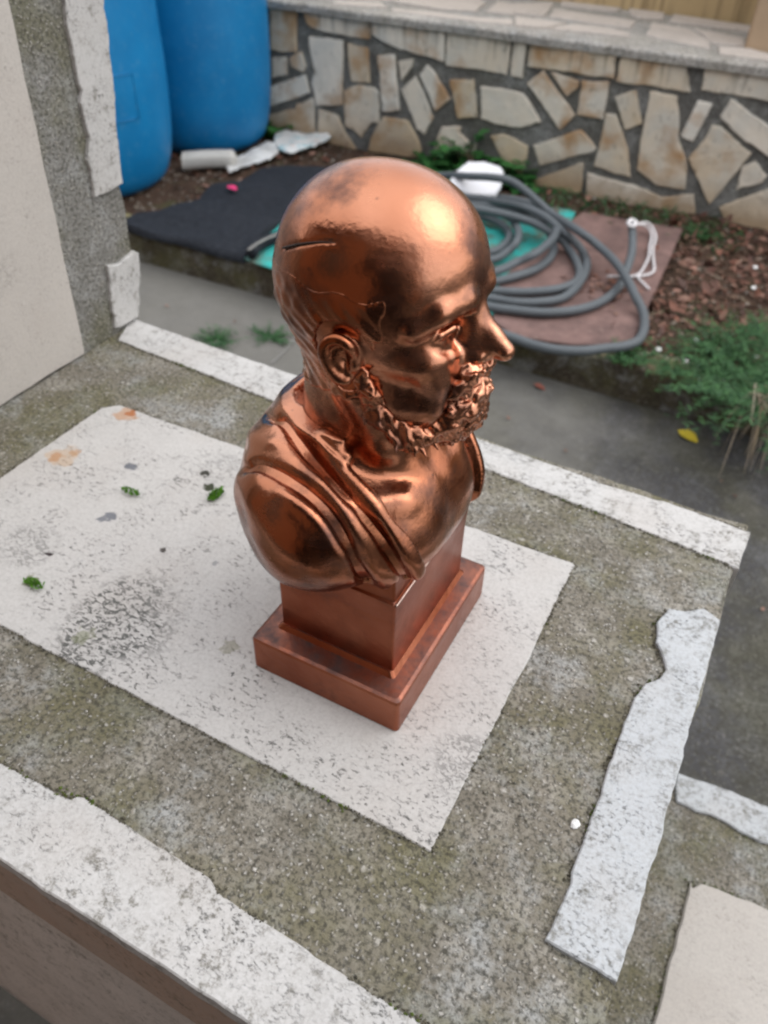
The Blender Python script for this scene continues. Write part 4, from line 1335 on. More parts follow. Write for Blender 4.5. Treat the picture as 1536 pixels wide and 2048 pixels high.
def build_mat():
    A, B, C, D = [onbed(p, 0.02) for p in ((247, 447), (483, 512), (690, 395), (400, 372))]
    near = catmull([onbed(p, 0.02) for p in ((220, 438), (300, 466), (365, 480), (430, 500), (487, 514))], 10)
    far = catmull([onbed(p, 0.02) for p in ((260, 428), (330, 424), (395, 398), (428, 372), (483, 353), (542, 333), (680, 332))], 8)
    nu, nv = 90, 46
    nu_ = np.linspace(0, 1, nu)
    ni = np.array([near[int(round(t * (len(near) - 1)))] * 0 + np.array([np.interp(t * (len(near) - 1), range(len(near)), near[:, k]) for k in range(3)]) for t in nu_])
    fi = np.array([[np.interp(t * (len(far) - 1), range(len(far)), far[:, k]) for k in range(3)] for t in nu_])
    V = []
    for i in range(nu):
        for j in range(nv):
            t = j / (nv - 1)
            p = ni[i] * (1 - t) + fi[i] * t
            edge = min(1, t / 0.05) * min(1, (1 - t) / 0.06) * min(1, (i / nu) / 0.05 + 0.1)
            edge = 1 - (1 - edge) ** 2
            z = ZB + 0.010 + 0.018 * edge + 0.008 * float(vnoise(np.array(p[0]), np.array(p[1]), 11, 30)) + 0.007 * math.sin(24 * p[1] + 6 * p[0] + 2 * math.sin(5 * p[0]))
            w = (i - (nu - 9)) / 8.0
            V.append((p[0], p[1], z + (0.006 * w if w > 0 else 0)))
    F = [(i * nv + j, (i + 1) * nv + j, (i + 1) * nv + j + 1, i * nv + j + 1) for i in range(nu - 1) for j in range(nv - 1)]
    # skirt down to the ground
    rim = [(i, 0) for i in range(nu)] + [(nu - 1, j) for j in range(1, nv)] + [(i, nv - 1) for i in range(nu - 2, -1, -1)] + [(0, j) for j in range(nv - 2, 0, -1)]
    b = len(V)
    for i, j in rim:
        x, y, z = V[i * nv + j]
        V.append((x, y, ZB - 0.002))
    for k in range(len(rim)):
        k2 = (k + 1) % len(rim)
        a0 = rim[k][0] * nv + rim[k][1]; a1 = rim[k2][0] * nv + rim[k2][1]
        F.append((a1, a0, b + k, b + k2))
    o = empty('floor_mat', tuple(onbed((400, 440))), 'black felt mat lying on the bed edge with one curled corner', 'mat')
    mesh('felt_sheet', V, F, m_black_m, o, smooth=True)
    curl = catmull([onbed(p, 0.035) for p in ((503, 508), (515, 492), (552, 474), (610, 450))], 8)
    tube('curled_edge', curl, [0.018, 0.02, 0.016, 0.012], m_black_m, o, 12)
    fr = catmull([onbed(p, 0.055) for p in ((497, 500), (515, 487), (552, 469), (600, 449))], 6)
    tube('frayed_seam', fr + np.array([[R.gauss(0, .002), R.gauss(0, .002), R.gauss(0, .001)] for _ in fr]), 0.003, mat_flat('frayed_thread', (0.30, 0.29, 0.27), 0.9), o, 6)


build_mat()
tag(leaf_mesh('petal', [(at((455, 372), 2, ZB + 0.05), (1, -0.15, 0), (0, 0, 1), 0.045, 0.032, 0.1)], mat_flat('pink_petal', (0.60, 0.03, 0.14), 0.6), None),
    'single bright pink petal lying on the black mat', 'petal')

# ------------------------------------------------------------------ hose and cord
HOSE = [
    (1263, 447, 3), (1265, 475, 3), (1263, 508, 2), (1251, 544, 1), (1240, 571, 0), (1216, 595, 0), (1180, 613, 0), (1132, 623, 0), (1078, 625, 0), (1024, 620, 0), (976, 613, 0), (880, 590, 0), (780, 545, 0), (720, 480, 1), (730, 415, 1), (800, 370, 2), (880, 352, 3),
    (940, 353, 5), (985, 355, 6), (1021, 362, 6), (1051, 382, 5), (1075, 403, 4), (1099, 424, 3), (1130, 444, 3), (1163, 466, 3), (1195, 490, 2), (1227, 520, 2), (1251, 553, 2), (1272, 595, 1), (1287, 627, 0), (1288, 657, 0), (1277, 680, 0), (1250, 692, 0), (1210, 697, 0), (1162, 702, 0), (1108, 699, 0), (1060, 688, 0), (1027, 676, 0), (930, 645, 0), (800, 605, 0), (700, 545, 0), (680, 460, 1), (760, 400, 1), (870, 388, 1),
    (970, 394, 1), (1030, 400, 2), (1072, 412, 2), (1099, 430, 2), (1111, 451, 2), (1111, 469, 2), (1096, 487, 2), (1069, 508, 2), (1030, 526, 1), (988, 544, 1), (890, 562, 1), (790, 535, 1), (740, 480, 1), (790, 420, 1), (880, 402, 1),
    (940, 409, 2), (991, 413, 2), (1039, 424, 2), (1075, 442, 1), (1099, 466, 1), (1108, 493, 0), (1099, 517, 0), (1072, 538, 0), (1030, 553, 0), (985, 563, 0), (870, 580, 1), (740, 550, 1), (680, 480, 2), (750, 410, 2), (880, 392, 2), (1010, 405, 3),
    (1080, 428, 3), (1126, 463, 2), (1150, 484, 1), (1168, 508, 0), (1174, 529, 0), (1165, 556, 0), (1147, 580, 0), (1120, 598, 0), (1072, 605, 0), (1024, 604, 0), (976, 596, 0), (850, 575, 1), (740, 530, 2), (730, 460, 2), (800, 415, 2), (930, 415, 3), (1050, 440, 2),
    (1117, 475, 1), (1138, 499, 0), (1153, 523, 0), (1159, 547, 0), (1150, 565, 0), (1120, 577, 0), (1075, 583, 0), (1024, 584, 0), (976, 580, 0), (870, 565, 1), (780, 510, 1), (800, 455, 1), (880, 425, 1),
    (958, 418, 1), (994, 424, 1), (1021, 436, 1), (1036, 460, 1), (1033, 484, 1), (1012, 505, 0), (982, 520, 0), (900, 525, 0), (840, 495, 0), (860, 455, 0), (910, 436, 0),
    (958, 433, 0), (991, 442, 0), (1012, 457, 0), (1019, 472, 0), (1009, 490, 0), (979, 505, 0), (920, 506, 0), (890, 485, 0)]
m_hose = mat_flat('grey_hose_rubber', (0.082, 0.094, 0.102), 0.55, 0.15, 20, 0.0006, 200, 0, 0.4)
hp = []
for x, y, l in HOSE:
    z = ZB + 0.040 + 0.022 * l
    hp.append(at((x, y), 2, z))
tag(tube('garden_hose', catmull(hp, 7), 0.0128, m_hose, None, 12), 'long grey garden hose lying in loose coils behind the bust', 'hose')

m_cord = mat_flat('white_cord', (0.62, 0.60, 0.60), 0.8, 0.15, 60, 0.0005)
cord = empty('cord', tuple(onbed((1263, 447))), 'white plastic cord tied round the free end of the grey hose', 'cord')
zc = lambda p, h: at(p, 2, ZB + h)
tube('knot', catmull([zc((1255, 448), .13), zc((1262, 440), .135), zc((1272, 445), .13), zc((1266, 452), .128), zc((1256, 450), .13)], 5), 0.006, m_cord, cord, 8)
tube('strand', catmull([zc((1272, 447), .12), zc((1292, 452), .06), (zc((1303, 468), .035)), zc((1300, 492), .032), zc((1297, 515), .032), zc((1290, 530), .032), zc((1281, 545), .032), zc((1268, 552), .032), zc((1255, 552), .034), zc((1215, 553), .034)], 6), 0.0038, m_cord, cord, 6)
tube('strand', catmull([zc((1270, 450), .12), zc((1296, 446), .06), (zc((1311, 470), .035)), zc((1306, 498), .032), zc((1307, 520), .032), zc((1308, 540), .032), zc((1297, 549), .032), zc((1276, 553), .032), zc((1283, 563), .032), zc((1298, 578), .032)], 6), 0.0038, m_cord, cord, 6)

# ------------------------------------------------------------------ litter by the barrels
m_foam = mat_flat('grey_foam', (0.42, 0.41, 0.38), 0.85, 0.3, 25, 0.002)


def foam():
    a, b = onbed((366, 322), 0.03), onbed((474, 318), 0.035)
    ax = (b - a) / np.linalg.norm(b - a)
    n = np.array([-ax[1], ax[0], 0])
    V, F = [], []
    m, k = 24, 22
    for i in range(k):
        t = i / (k - 1)
        c = a + (b - a) * t
        e = min(1, (1 - t) / 0.10)
        s = math.sqrt(max(0.02, 1 - (1 - e) ** 2))
        for j in range(m):
            th = 2 * math.pi * j / m
            cx, cz = math.cos(th), math.sin(th)
            sx = abs(cx) ** 0.6 * np.sign(cx) * 0.040 * s; sz = abs(cz) ** 0.6 * np.sign(cz) * 0.028 * s
            V.append(c + n * sx + np.array([0, 0, sz + 0.004 * math.sin(3 * t)]))
    for i in range(k - 1):
        for j in range(m):
            F.append((i * m + j, i * m + (j + 1) % m, (i + 1) * m + (j + 1) % m, (i + 1) * m + j))
    F += [tuple(range(m)), tuple((k - 1) * m + j for j in range(m))][::1]
    tag(mesh('foam_bar', V, F, m_foam, None, True), 'short rounded grey foam bar lying against the two blue barrels', 'foam bar')


foam()
m_bag = NT('crumpled_plastic')
_v = m_bag.noise(16, 3, 0.6)
_c = m_bag.mix(m_bag.ramp(_v, [(0.3, 0.0), (0.6, 1)]), (0.34, 0.33, 0.31), (0.60, 0.60, 0.58))
m_bag_m = m_bag.done(_c, 0.45, m_bag.bump(m_bag.noise(70, 4, 0.7), 0.005, 0.8), 0, 0.5)
m_bag2 = NT('printed_plastic')
_v = m_bag2.noise(22, 3, 0.6)
_c = m_bag2.mix(m_bag2.ramp(_v, [(0.54, 0.0), (0.60, 0.6)]), (0.62, 0.62, 0.60), (0.16, 0.42, 0.48))
_c = m_bag2.mix(m_bag2.ramp(m_bag2.noise(17, 2, 0.5, m_bag2.mapping(loc=(3, 3, 3))), [(0.62, 0), (0.66, 0.8)]), _c, (0.62, 0.25, 0.12))
m_bag2_m = m_bag2.done(_c, 0.4, m_bag2.bump(m_bag2.noise(70, 4, 0.7), 0.005, 0.8), 0, 0.5)


def crumple(name, px, hgt, mat, lab, cat, seed):
    def fn(x, y):
        return hgt * (0.3 + 0.5 * abs(float(vnoise(np.array(x), np.array(y), 16, seed))))
    return tag(poly_cloth(name, px, 0.008, mat, None, 0.004, 0.014, 40, 0.002, seed, fn), lab, cat)


crumple('plastic_bag', [(450, 338), (462, 326), (485, 322), (505, 306), (535, 296), (560, 300), (556, 318), (530, 335), (495, 342), (460, 356)], 0.03, m_bag_m, 'dull grey plastic scrap lying between the barrels and the black mat', 'plastic bag', 3)
crumple('plastic_bag', [(548, 292), (552, 276), (568, 270), (590, 276), (630, 278), (660, 280), (662, 290), (640, 300), (612, 312), (580, 320), (556, 310)], 0.045, m_bag2_m, 'crumpled white plastic bag with teal print at the foot of the wall', 'plastic bag', 9)
m_white = mat_flat('white_plastic', (0.66, 0.66, 0.68), 0.4, 0.08, 12, 0.001)


def white_tub():
    r = empty('plastic_tub', tuple(onbed((955, 385))), 'flattened white plastic tub leaning on the hose coils by the wall', 'tub')
    px = [(898, 362), (912, 340), (935, 322), (970, 322), (1002, 332), (1008, 342), (1004, 366), (990, 388), (968, 388), (935, 384), (905, 372)]
    pts = []
    for p in px:
        y = (390 - p[1]) / 70.0
        q = at(p, 2, ZB + 0.10 + 0.05 * y)
        pts.append(q)
    c = sum(pts) / len(pts)
    # fit a plane
    _, _, vh = np.linalg.svd(np.array(pts) - c)
    n = vh[2] * (1 if vh[2][2] > 0 else -1)
    pts = [p - n * ((p - c) @ n) for p in pts]
    plate('tub_wall', pts, n, 0.0, -0.022, m_white, r, 0.0008, 0.012, 0.006, 2)
    for k in range(6):
        a = at((938 + k * 6.5, 388), 2, ZB + 0.10); b = at((941 + k * 6.5, 405), 2, ZB + 0.065)
        tube('rib', [a, (a + b) / 2, b], 0.0062, m_white, r, 6)


white_tub()

# ------------------------------------------------------------------ plants
m_green = mat_leaf('weed_leaves', [(0.010, 0.04, 0.014), (0.022, 0.075, 0.020), (0.040, 0.115, 0.032), (0.013, 0.052, 0.018)])
m_ivy = mat_leaf('ivy_leaves', [(0.012, 0.06, 0.014), (0.022, 0.10, 0.018), (0.035, 0.13, 0.03)])
m_moss = mat_leaf('moss_leaves', [(0.06, 0.17, 0.01), (0.11, 0.30, 0.015), (0.07, 0.15, 0.02)])
m_straw = mat_leaf('dry_stalks', [(0.24, 0.19, 0.13), (0.34, 0.29, 0.22), (0.22, 0.16, 0.09)])
m_litter = mat_leaf('dead_leaves', [(0.06, 0.024, 0.016), (0.11, 0.044, 0.028), (0.05, 0.025, 0.018), (0.20, 0.085, 0.055), (0.10, 0.06, 0.04), (0.28, 0.15, 0.11)])


def sprig(base, n, spread, hgt, lsize, r, droop=0.5):
    """stems with small leaflets along them; returns (stems, leaflets)"""
    st, lf = [], []
    for _ in range(n):
        a = r.uniform(0, 6.28)
        s = spread * math.sqrt(r.random())
        b = np.array(base) + np.array([math.cos(a) * s * 0.4, math.sin(a) * s * 0.4, 0])
        tip = np.array([math.cos(a) * s, math.sin(a) * s, hgt * r.uniform(0.6, 1.1)])
        bend = np.array([math.cos(a) * s * 0.5, math.sin(a) * s * 0.5, -hgt * droop * r.random()])
        st.append((b, tip, bend, 0.002))
        k = int(max(4, (np.linalg.norm(tip)) / (lsize * 0.42)))
        for i in range(k):
            q = (i + 0.6) / k
            p = b + tip * q + bend * q * q
            aa = r.uniform(0, 6.28)
            d = np.array([math.cos(aa), math.sin(aa), r.uniform(0.1, 0.8)])
            lf.append((p, d, (0, 0, 1), lsize * r.uniform(0.7, 1.2), lsize * 0.32, 0.3))
    return st, lf


def plant(name, base, n, spread, hgt, lsize, mat, lab, cat, seed, dry=0, group=None, droop=0.5, width=0.32):
    r = random.Random(seed)
    root = empty(name, tuple(base), lab, cat, group)
    st, lf = sprig(base, n, spread, hgt, lsize, r, droop)
    if width != 0.32:
        lf = [(p, d, u, L, L * width, c) for p, d, u, L, W, c in lf]
    blades('stems', st, m_green, root)
    leaf_mesh('leaves', lf, mat, root)
    if dry:
        dd = []
        for _ in range(dry):
            a = r.uniform(-2.6, -0.4)
            s = spread * r.uniform(0.5, 1.2)
            dd.append((np.array(base) + np.array([r.uniform(-.07, .07), -0.02 - 0.05 * r.random(), 0.03 + 0.05 * r.random()]), (math.cos(a) * s * 0.4, math.sin(a) * s, 0.05), (0, -0.03, -0.16 * r.random()), 0.004))
        blades('dry_stalks', dd, m_straw, root)
    return root


# the clump that spills over the kerb on the right
cb = onbed((1500, 800), 0.0)
plant('shrub', cb + np.array([0.06, 0.0, 0]), 250, 0.18, 0.17, 0.024, m_green, 'feathery green clump with dry stalks spilling over the kerb at right', 'shrub', 5, 75, None, 0.8, 0.17)
for i, (px_, n, s, h, lab) in enumerate((((1405, 780), 40, 0.05, 0.05, 'small feathery weed on the kerb just left of the large clump'), ((1440, 700), 90, 0.10, 0.09, 'leafy green weed among dead leaves above the large clump'),
                                         ((1500, 668), 55, 0.08, 0.06, 'green weed near the right edge below the brown leaf litter'), ((1268, 720), 45, 0.06, 0.05, 'low weed on the kerb below the hose loop'),
                                         ((1345, 742), 45, 0.06, 0.05, 'low weed on the kerb right of the hose loop'), ((1240, 722), 35, 0.05, 0.045, 'tiny weed at the kerb edge beside the hose'),
                                         ((1400, 475), 40, 0.06, 0.05, 'weed beside the upper right corner of the board'), ((1430, 745), 70, 0.08, 0.07, 'green weed between the kerb and the leaf litter'))):
    plant('weed', onbed(px_), int(n * 0.8), s * 0.75, h * 0.8, 0.014, m_green, lab, 'weed', 20 + i, 0, 'weeds in the planting bed')
# ivy at the foot of the wall
for i, (px_, n, s, h, lab) in enumerate((((935, 330), 42, 0.10, 0.17, 'taller broad leaved ivy climbing the wall foot behind the head'), ((985, 345), 50, 0.11, 0.09, 'low broad leaved ivy right of the taller ivy, behind the white tub'),
                                         ((880, 345), 34, 0.09, 0.05, 'low ivy patch just above the crown of the bust'), ((1025, 372), 26, 0.06, 0.05, 'small ivy sprig at the right of the white tub'),
                                         ((540, 268), 16, 0.05, 0.05, 'small dark green sprig beside the corner barrel'))):
    plant('ivy', onbed(px_), n, s, h, 0.050, m_ivy, lab, 'ivy', 40 + i, 0, 'ivy along the foot of the wall', 0.6, 0.85)
# weeds in the path joint
for i, (px_, n, s, lab) in enumerate((((435, 684), 46, 0.05, 'left weed growing from the path joint behind the step'), ((540, 676), 42, 0.045, 'right weed growing from the path joint, nearest the head'))):
    b = at(px_, 2, ZP)
    plant('weed', b, n, s, 0.022, 0.013, m_green, lab, 'weed', 60 + i, 0, 'weeds in the path joint')

# moss cushions on the travertine panel
for i, (px_, rad, n, lab) in enumerate((((432, 990), 0.0085, 260, 'bright green moss cushion on the panel nearest the bust'), ((262, 984), 0.008, 130, 'thin dark moss tuft between the two grey spots on the panel'), ((68, 1168), 0.008, 150, 'brownish green moss tuft at the far left of the panel'))):
    b = at(px_, 2, 0.0035)
    r = random.Random(i)
    sp_ = []
    for _ in range(n):
        a, s = r.uniform(0, 6.28), rad * math.sqrt(r.random())
        p = b + np.array([math.cos(a) * s * (0.6 if i == 0 else 1.3), math.sin(a) * s * (1.2 if i == 0 else 0.5), 0])
        sp_.append((p, (r.gauss(0, .4), r.gauss(0, .4), 1), (r.gauss(0, 1), r.gauss(0, 1), .1), 0.0035 * r.uniform(.6, 1.2), 0.0014, 0.2))
    tag(leaf_mesh('moss', sp_, m_moss, None), lab, 'moss', 'moss cushions on the travertine panel')

# grass and low weeds along the wall foot and over the bed, dead leaves, gravel
sp_ = []
for _ in range(5200):
    x = R.uniform(-1.25, 0.55); y = R.uniform(2.02, 3.05)
    k = float(vnoise(np.array(x), np.array(y), 8, 77)) + (0.9 if y > 2.80 and x < -0.2 else 0) + (0.7 if (y < 2.12 and x > -0.25) else 0) - (0.55 if (x > -0.15 and y > 2.25) else 0)
    if k < 0.42: continue
    a = R.uniform(0, 6.28); h = R.uniform(0.015, 0.05)
    sp_.append(((x, y, bz(x, y)), (math.cos(a) * h * .5, math.sin(a) * h * .5, h), (math.cos(a) * h * .4, math.sin(a) * h * .4, -h * .4), R.uniform(0.003, 0.007)))
tag(blades('grass', sp_, m_green), 'sparse short grass and ground weeds in the bed', 'grass', kind='stuff')

sp_ = []
for _ in range(5200):
    if R.random() < 0.8:
        x = R.uniform(-0.42, 1.3); y = R.uniform(2.02, 3.05)
    else:
        x = R.uniform(-2.4, 0.0); y = R.uniform(2.25, 3.05)
    a = R.uniform(0, 6.28)
    L = R.choice([0.012, 0.018, 0.025, 0.035]) * R.uniform(.7, 1.3)
    sp_.append(((x, y, bz(x, y) + R.uniform(0.002, 0.012)), (math.cos(a), math.sin(a), R.gauss(0, .35)), (R.gauss(0, .4), R.gauss(0, .4), 1), L, L * R.uniform(.35, .75), R.uniform(-.5, .6)))
for _ in range(70):   # the drift on the board
    c = at((1215, 575), 2, ZB + 0.026)
    a = R.uniform(0, 6.28)
    p = c + np.array([R.gauss(0, .05), R.gauss(0, .05), R.uniform(0, .008)])
    sp_.append((p, (math.cos(a), math.sin(a), R.gauss(0, .3)), (0, 0, 1), R.uniform(.012, .03), R.uniform(.006, .016), R.uniform(-.4, .4)))
tag(leaf_mesh('fallen_leaves', sp_, m_litter), 'layer of small brown dead leaves over the soil', 'leaf litter', kind='stuff')

sp_ = []
for _ in range(260):
    x = R.uniform(-0.3, 1.3); y = R.uniform(2.05, 3.0); a = R.uniform(0, 6.28); L = R.uniform(.03, .11)
    sp_.append(((x, y, bz(x, y) + 0.006), (math.cos(a) * L, math.sin(a) * L, R.uniform(0, .03)), (0, 0, -0.01), R.uniform(.0015, .003)))
tag(blades('twigs', sp_, m_straw), 'thin dry twigs and stalks scattered over the leaf litter', 'twigs', kind='stuff')


def stones(name, n, xr, yr, zf, smin, smax, mat, lab, cond=None, seed=1):
    r = np.random.default_rng(seed)
    base = np.array([(1, 0, 0), (-1, 0, 0), (0, 1, 0), (0, -1, 0), (0, 0, 1), (0, 0, -1)], float)
    tri = [(0, 2, 4), (2, 1, 4), (1, 3, 4), (3, 0, 4), (2, 0, 5), (1, 2, 5), (3, 1, 5), (0, 3, 5)]
    V, F = [], []
    for _ in range(n):
        x, y = r.uniform(*xr), r.uniform(*yr)
        if cond and not cond(x, y): continue
        s = r.uniform(smin, smax) ** 1.0
        b = len(V)
        th = r.uniform(0, 6.28)
        sc = r.uniform(.6, 1.2, 3) * s; sc[2] *= 0.6
        for v in base:
            w = v * sc * r.uniform(.8, 1.2)
            V.append((x + w[0] * math.cos(th) - w[1] * math.sin(th), y + w[0] * math.sin(th) + w[1] * math.cos(th), zf(x, y) + w[2] + sc[2] * .5))
        F += [(b + i, b + j, b + k) for i, j, k in tri]
    return tag(mesh(name, V, F, mat, None, True), lab, 'gravel', kind='stuff')


m_grav = mat_leaf('gravel_stone', [(0.14, 0.11, 0.085), (0.22, 0.19, 0.15), (0.09, 0.07, 0.055), (0.34, 0.31, 0.27)], 0.9)
stones('gravel', 2600, (-2.4, 0.6), (2.0, 3.05), bz, 0.003, 0.010, m_grav, 'small stones and clods lying in the bed', lambda x, y: not (-2.0 < x < -1.2 and y < 2.7 and y < 2.1), 3)
m_shell = mat_flat('white_chip', (0.70, 0.70, 0.68), 0.5)
for i, (px_, lab) in enumerate((((1393, 683), 'white stone chip left of the leafy weed in the bed'), ((1371, 724), 'white stone chip on the bed just above the kerb weeds'), ((1507, 577), 'lower of two white chips in the leaf litter at right'),
                               ((1510, 536), 'upper of two white chips in the leaf litter at right'), ((1511, 715), 'white chip among green weeds at the right edge'), ((1317, 700), 'pale flat chip between the hose loop and the kerb'),
                               ((1150, 1650), 'small white marble crumb on the concrete beside the right strip'))):
    onst = px_[1] > 1000
    b = at(px_, 2, 0.0) if onst else onbed(px_, 0.02)
    s = 0.0030 if onst else 0.0075
    rr = np.random.default_rng(i)
    bm = bmesh.new(); bmesh.ops.create_icosphere(bm, subdivisions=2, radius=1)
    for v in bm.verts:
        v.co = Vector((b[0] + v.co.x * s * rr.uniform(.7, 1.2), b[1] + v.co.y * s * 1.25 * rr.uniform(.85, 1.1), b[2] + (v.co.z * .45 + .4) * s * rr.uniform(.6, 1.2)))
    me = bpy.data.meshes.new('stone_chip'); bm.to_mesh(me); bm.free()
    tag(obj('stone_chip', me, m_shell), lab, 'stone chip', 'white chips')

yl = at((1378, 872), 2, ZP + 0.006)
tag(leaf_mesh('leaf', [(yl + np.array([-0.03, 0.01, 0]), (1, -0.35, 0.05), (0, 0, 1), 0.06, 0.042, 0.15)], mat_flat('yellow_leaf', (0.52, 0.40, 0.03), 0.6)), 'yellow fallen leaf on the path beside the shrub', 'leaf')
tag(leaf_mesh('leaf', [(at((1068, 768), 2, ZP + 0.008), (1, -0.1, 0.1), (0, 0, 1), 0.035, 0.02, 0.3)], mat_flat('red_leaf', (0.20, 0.06, 0.04), 0.7)), 'small reddish dead leaf on the path right of the nose', 'leaf')
sp_ = []
for px_ in ((1018, 838), (1130, 903), (1528, 1215), (1465, 990), (1300, 760), (330, 610), (470, 640), (1440, 960)):
    a = R.uniform(0, 6.28)
    sp_.append((at(px_, 2, ZP + 0.006), (math.cos(a), math.sin(a), .1), (0, 0, 1), R.uniform(.008, .016), .008, .2))
tag(leaf_mesh('path_debris', sp_, m_litter), 'few dark crumbs of leaf on the path', 'debris', kind='stuff')

# small chips and grit lying on the middle step's concrete
def on_conc(x, y):
    if not (XR + .01 < x < XE - .01 and YF + .06 < y < YB - .06): return False
    return not (x < -0.07 and 0.225 < y < 0.535) and x < -0.03
stones('grit', 2600, (XR, XE), (YF, YB), lambda x, y: 0.0005, 0.0005, 0.0017, mat_leaf('grit_stone', [(0.16, 0.15, 0.12), (0.42, 0.40, 0.36), (0.26, 0.24, 0.19), (0.08, 0.08, 0.07), (0.5, 0.48, 0.44)], 0.9), 'loose grit on the weathered concrete round the panel', on_conc, 9)


def joint_dirt():
    r = np.random.default_rng(31)
    for mat, lab, name, n, smin, smax, th in ((mat_leaf('dirt_crumb', [(0.05, 0.045, 0.03), (0.09, 0.08, 0.055), (0.16, 0.145, 0.11), (0.03, 0.028, 0.02)], 0.95), 'dark dirt crumbs gathered along the edges of the marble strips', 'dirt', 9000, 0.0004, 0.0013, -0.25),
                                              (mat_leaf('moss_crumb', [(0.05, 0.075, 0.012), (0.08, 0.11, 0.02), (0.06, 0.06, 0.02)], 0.95), 'low moss growing in the joints of the step', 'moss', 5000, 0.0005, 0.0016, 0.35)):
        V, F = [], []
        tri = [(0, 2, 4), (2, 1, 4), (1, 3, 4), (3, 0, 4)]
        E = [(a, b) for P in OUTLINES for a, b in zip(P, np.roll(P, -1, 0)) if XR < a[0] < 0.6]
        L = np.array([np.linalg.norm(b - a) for a, b in E])
        for e in r.choice(len(E), n, p=L / L.sum()):
            a, b = E[e]
            p = a + (b - a) * r.random()
            if float(vnoise(p[0], p[1], 34, 91)) < th: continue
            d = (b - a) / L[e]
            out = np.array([d[1], -d[0], 0])
            p = p + out * (abs(r.normal(0, 0.0022)) - 0.0012)
            if p[1] < YF + 0.004 or p[1] > YB - 0.012 or (p[0] > XE - 0.006 and p[2] > -0.1): continue
            s = r.uniform(smin, smax)
            k = len(V)
            for v in ((1, 0, 0), (-1, 0, 0), (0, 1, 0), (0, -1, 0), (0, 0, 1)):
                w = np.array(v) * s * r.uniform(0.6, 1.3, 3)
                V.append(p + w + (0, 0, 0.0008))
            F += [(k + i, k + j, k + l) for i, j, l in tri]
        tag(mesh(name, V, F, mat), lab, name, kind='stuff')


joint_dirt()
build_bust()

# ------------------------------------------------------------------ what stands behind the camera and shows in the copper
def build_house():
    root = empty('house', (0, -1.8, ZP), 'brown rendered house front facing the steps, mirrored faintly in the copper', 'house')
    mw = mat_flat('brown_render', (0.27, 0.15, 0.085), 0.9, 0.3, 2, 0.002)
    mf = mat_flat('dark_joinery', (0.04, 0.03, 0.022), 0.5, 0.2, 9, 0.0)
    y0, y1, zt = -2.1, -1.8, 2.45
    for a, b in ((-6, -2.4), (-1.2, 0.9), (1.9, 2.7)):
        box('wall', (a, y0, ZP - 0.02), (b, y1, zt), mw, root)
    box('wall', (-2.4, y0, 1.45), (-1.2, y1, zt), mw, root)
    box('wall', (-2.4, y0, ZP - 0.02), (-1.2, y1, 0.25), mw, root)
    box('wall', (0.9, y0, 1.45), (1.9, y1, zt), mw, root)
    fr = box('window_frame', (-2.39, y1 - 0.12, 0.26), (-1.21, y1 - 0.07, 1.44), mf, root)
    mg = NT('window_glass').done((0.03, 0.035, 0.04), 0.05, None, 0, 0.8)
    for a in (-2.3, -1.77):
        box('pane', (a, y1 - 0.075, 0.34), (a + 0.47, y1 - 0.065, 1.36), mg, root)
    box('door', (0.91, y1 - 0.12, ZP), (1.89, y1 - 0.06, 1.44), mf, root)
    box('roof', (-6.2, -5.0, zt), (2.9, -1.45, zt + 0.2), mat_flat('roof_tiles', (0.20, 0.07, 0.04), 0.8, 0.3, 12, 0.01), root)


build_house()


def skin_obj(name, verts, edges, radii, mat, parent=None, root=0):
    me = bpy.data.meshes.new(name)
    me.from_pydata(verts, edges, [])
    o = obj(name, me, mat, parent)
    md = o.modifiers.new('skin', 'SKIN')
    for i, r_ in enumerate(radii):
        me.skin_vertices[0].data[i].radius = r_ if hasattr(r_, '__len__') else (r_, r_)
    me.skin_vertices[0].data[root].use_root = True
    sb = o.modifiers.new('sub', 'SUBSURF'); sb.levels = 2; sb.render_levels = 2
    md.use_smooth_shade = True
    return o


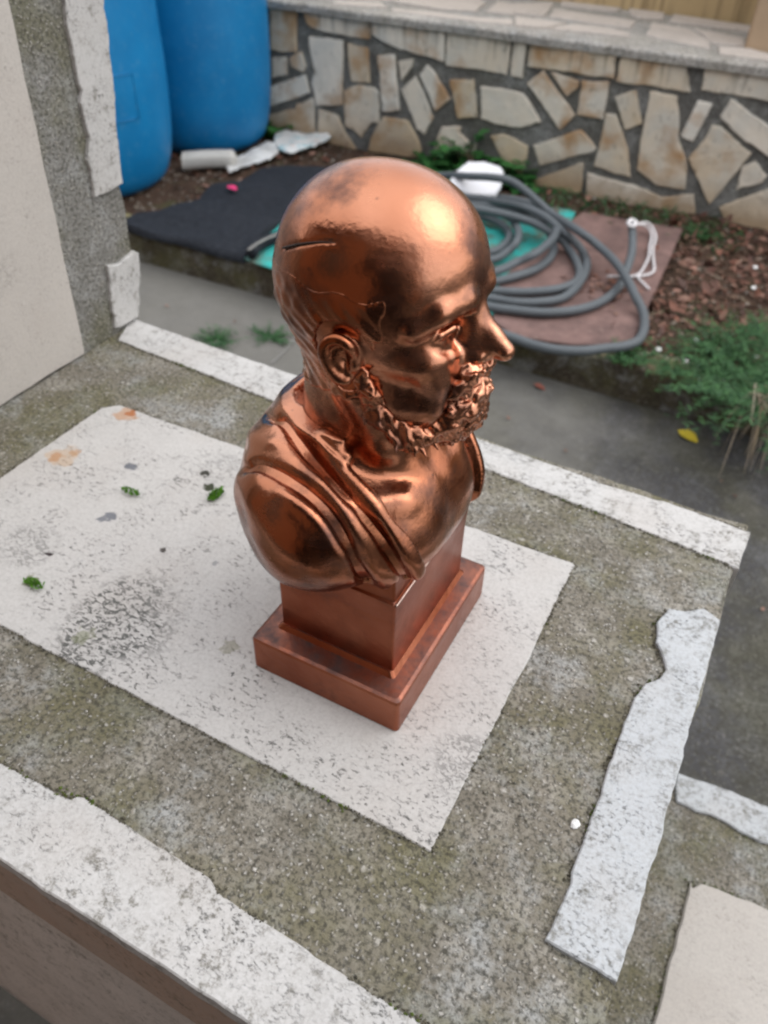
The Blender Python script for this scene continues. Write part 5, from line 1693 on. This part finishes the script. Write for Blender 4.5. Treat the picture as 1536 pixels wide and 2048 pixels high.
def build_person():
    px_, py_ = 0.0, -0.27
    g = ZP
    root = empty('person', (px_, py_, g), 'person in dark jacket and trousers mirrored in the polished head', 'person')
    T = lambda x, y, z: (px_ + x, py_ + y, g + z)
    mj = mat_flat('dark_jacket', (0.012, 0.012, 0.016), 0.9, 0.2, 10, 0.0)
    ms = mat_flat('skin', (0.42, 0.22, 0.15), 0.5, 0.1, 10, 0.0)
    skin_obj('body', [T(0, 0, 1.40), T(0, 0, 1.50), T(0, .01, 1.60), T(0, .02, 1.69), T(0, .11, 1.61)], [(0, 1), (1, 2), (2, 3), (2, 4)], [.07, .06, .09, .085, .018], ms, root)
    skin_obj('jacket', [T(0, 0, .92), T(0, 0, 1.15), T(0, 0, 1.36), T(-.19, 0, 1.40), T(-.29, .02, 1.14), T(-.16, .16, 1.18), T(.19, 0, 1.40), T(.29, .02, 1.14), T(.16, .16, 1.18), T(0, 0, 1.44)],
             [(0, 1), (1, 2), (2, 3), (3, 4), (4, 5), (2, 6), (6, 7), (7, 8), (2, 9)], [(.19, .13), (.19, .13), (.20, .12), .075, .06, .045, .075, .06, .045, .08], mj, root)
    skin_obj('trousers', [T(0, 0, .92), T(-.1, 0, .85), T(-.11, .01, .48), T(-.12, 0, .08), T(.1, 0, .85), T(.11, .01, .48), T(.12, 0, .08)], [(0, 1), (1, 2), (2, 3), (0, 4), (4, 5), (5, 6)], [(.17, .12), .1, .07, .055, .1, .07, .055], mj, root)
    for s in (-1, 1):
        skin_obj('shoe', [T(.12 * s, -.04, .045), T(.12 * s, .08, .04), T(.13 * s, .17, .035)], [(0, 1), (1, 2)], [.045, .045, .035], mj, root)
        skin_obj('hand', [T(.15 * s, .17, 1.19), T(.11 * s, .21, 1.20), T(.07 * s, .23, 1.20), T(.10 * s, .2, 1.23)], [(0, 1), (1, 2), (1, 3)], [.03, .035, .018, .012], ms, root)
    skin_obj('hair', [T(0, -.03, 1.66), T(0, -.01, 1.72), T(0, .05, 1.74)], [(0, 1), (1, 2)], [.085, .085, .05], mat_flat('dark_hair', (0.015, 0.01, 0.008), 0.6), root)


build_person()


# pale scratched lines in the path
for a, b in (((543, 726), (602, 664)),):
    p, q = at(a, 2, ZP + 0.004), at(b, 2, ZP + 0.004)
    pts = catmull([p, p * 0.6 + q * 0.4 + (0.004, 0.003, 0), q], 8)
    V = []
    for k, c in enumerate(pts):
        d = (q - p) / np.linalg.norm(q - p); s = np.array([-d[1], d[0], 0]); w = 0.0022 * (0.5 + R.random())
        V += [c - s * w, c + s * w]
    tag(mesh('path_joint', V, [(2 * k, 2 * k + 1, 2 * k + 3, 2 * k + 2) for k in range(len(pts) - 1)], mat_flat('lime_line', (0.20, 0.195, 0.18), 0.9)), kind='structure')
